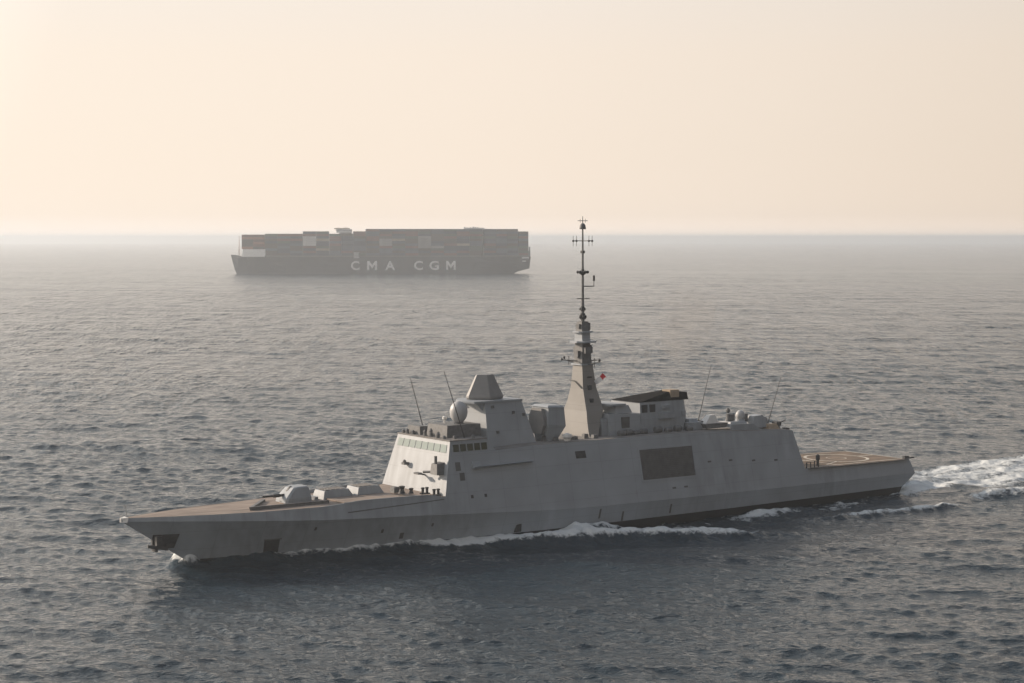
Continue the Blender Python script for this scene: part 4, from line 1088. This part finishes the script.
for bi, (u, tiers, base, sx, deep) in enumerate(bays):
    half = cs_half(u, DK) - .4 if bi > 1 else 14.5 + bi * 4.5
    rows = int(2 * half // 2.52)
    v0 = -rows * 2.52 / 2 + 1.26
    px = 512 + FPX * (CS_POS[0] + u * CF + HB * CSN) / (CS_POS[1] + u * CSN - HB * CF)
    for k in range(tiers):
        col = str(rng.choice(names, p=wts))
        if bi < 2: col = str(rng.choice(['rust red', 'orange red', 'dark brown'], p=[.45, .35, .2]))
        if 303 < px < 314.5 and 4 <= k <= 7: col = 'white'
        if 384 < px < 396 and 4 <= k <= 6: col = 'grey'
        if 416 < px < 429 and 3 <= k <= 6: col = 'grey'
        if 316 < px < 327 and k in (2, 6): col = 'tan'
        if 397 < px < 406 and k == 6: col = 'tan'
        if 460 < px < 471 and k == 4: col = 'tan'
        o = bpy.data.objects.new('shipping_container', CM[col])
        scene.collection.objects.link(o)
        o.location = to_world(u, v0, base + k * CH); o.rotation_euler = (0, 0, CS_TH); o.scale = (sx, 1, 1)
        pos = 'at the top of the stack' if k == tiers - 1 else ('at the bottom of the stack' if k == 0 else ordn[k] + ' tier up')
        tag(o, f'{col} container in the {ordn[bi]} stack from the bow, {pos}', 'container', 'containers stacked along the ship side')
    # rows behind: solid coloured boxes, upper tiers vary a little between rows
    for r_ in range(1, rows if deep else 2):
        tt = tiers - (1 if rng.random() < .12 else 0)
        for k in range(tt):
            vis = k >= tt - 2 or r_ == rows - 1 or bi in (0, 2)
            if not vis: continue
            c2 = str(rng.choice(names, p=wts)) if bi > 1 else 'rust red'
            inner[c2].box(u - CL * sx / 2, u + CL * sx / 2, v0 + r_ * 2.52 - CW / 2, v0 + r_ * 2.52 + CW / 2, base + k * CH + .02, base + (k + 1) * CH - .03)
mass = MB(); mats = []
for mi, (k, mb) in enumerate(inner.items()):
    mass.add(mb.v, mb.f, mi); mats.append(CM[k].materials[0])
# core so no gap is seen through
stow = mass.build('container_stow', mats)
stow.location = cs.location; stow.rotation_euler = cs.rotation_euler
stow['kind'] = 'stuff'; stow['label'] = 'mass of further containers stowed behind the port side row'; stow['category'] = 'containers'

# ------------------------------------------------------------------ smoke
def smoke(name, label, pts, radii, dens, col, nscale):
    mb = MB().tube(pts, radii, 14)
    m = bpy.data.materials.new(name + '_volume'); m.use_nodes = True
    nt = m.node_tree; N, L = nt.nodes.new, nt.links.new
    for n_ in list(nt.nodes):
        if n_.type != 'OUTPUT_MATERIAL': nt.nodes.remove(n_)
    out = [n_ for n_ in nt.nodes if n_.type == 'OUTPUT_MATERIAL'][0]
    pv = N('ShaderNodeVolumePrincipled'); pv.inputs['Color'].default_value = col + (1,)
    tc = N('ShaderNodeTexCoord'); nz = N('ShaderNodeTexNoise'); nz.inputs['Scale'].default_value = nscale; nz.inputs['Detail'].default_value = 3
    L(tc.outputs['Object'], nz.inputs['Vector'])
    mr = N('ShaderNodeMapRange'); mr.inputs['From Min'].default_value = .33; mr.inputs['From Max'].default_value = .75; mr.inputs['To Max'].default_value = dens
    L(nz.outputs['Fac'], mr.inputs['Value']); L(mr.outputs[0], pv.inputs['Density']); L(pv.outputs[0], out.inputs['Volume'])
    o = mb.build(name, m); o['kind'] = 'stuff'; o['label'] = label; o['category'] = 'smoke'
    return o

ex = lambda u, v, z: (FR_POS[0] + u * math.cos(FR_TH) - v * math.sin(FR_TH), FR_POS[1] + u * math.sin(FR_TH) + v * math.cos(FR_TH), z)
smoke('funnel_smoke', 'faint brown exhaust smoke rising from the frigate funnel', [ex(92, -1.5, 20.2), ex(93.5, -1, 23), ex(96, 0, 26.5), ex(98.5, 1.5, 30), ex(101, 3, 34)], [.8, 2.0, 3.4, 4.6, 4.4], 0.055, (0.50, 0.46, 0.42), 0.22)
wx = lambda u, v, z: to_world(u, v, z)
smoke('ship_smoke', 'thin pale exhaust smoke trailing low astern of the container ship', [wx(LEN - 30, 30, 46), wx(LEN + 20, 20, 34), wx(LEN + 80, 8, 26), wx(LEN + 160, -5, 20)], [3, 12, 17, 12], 0.006, (0.9, 0.9, 0.9), 0.02)
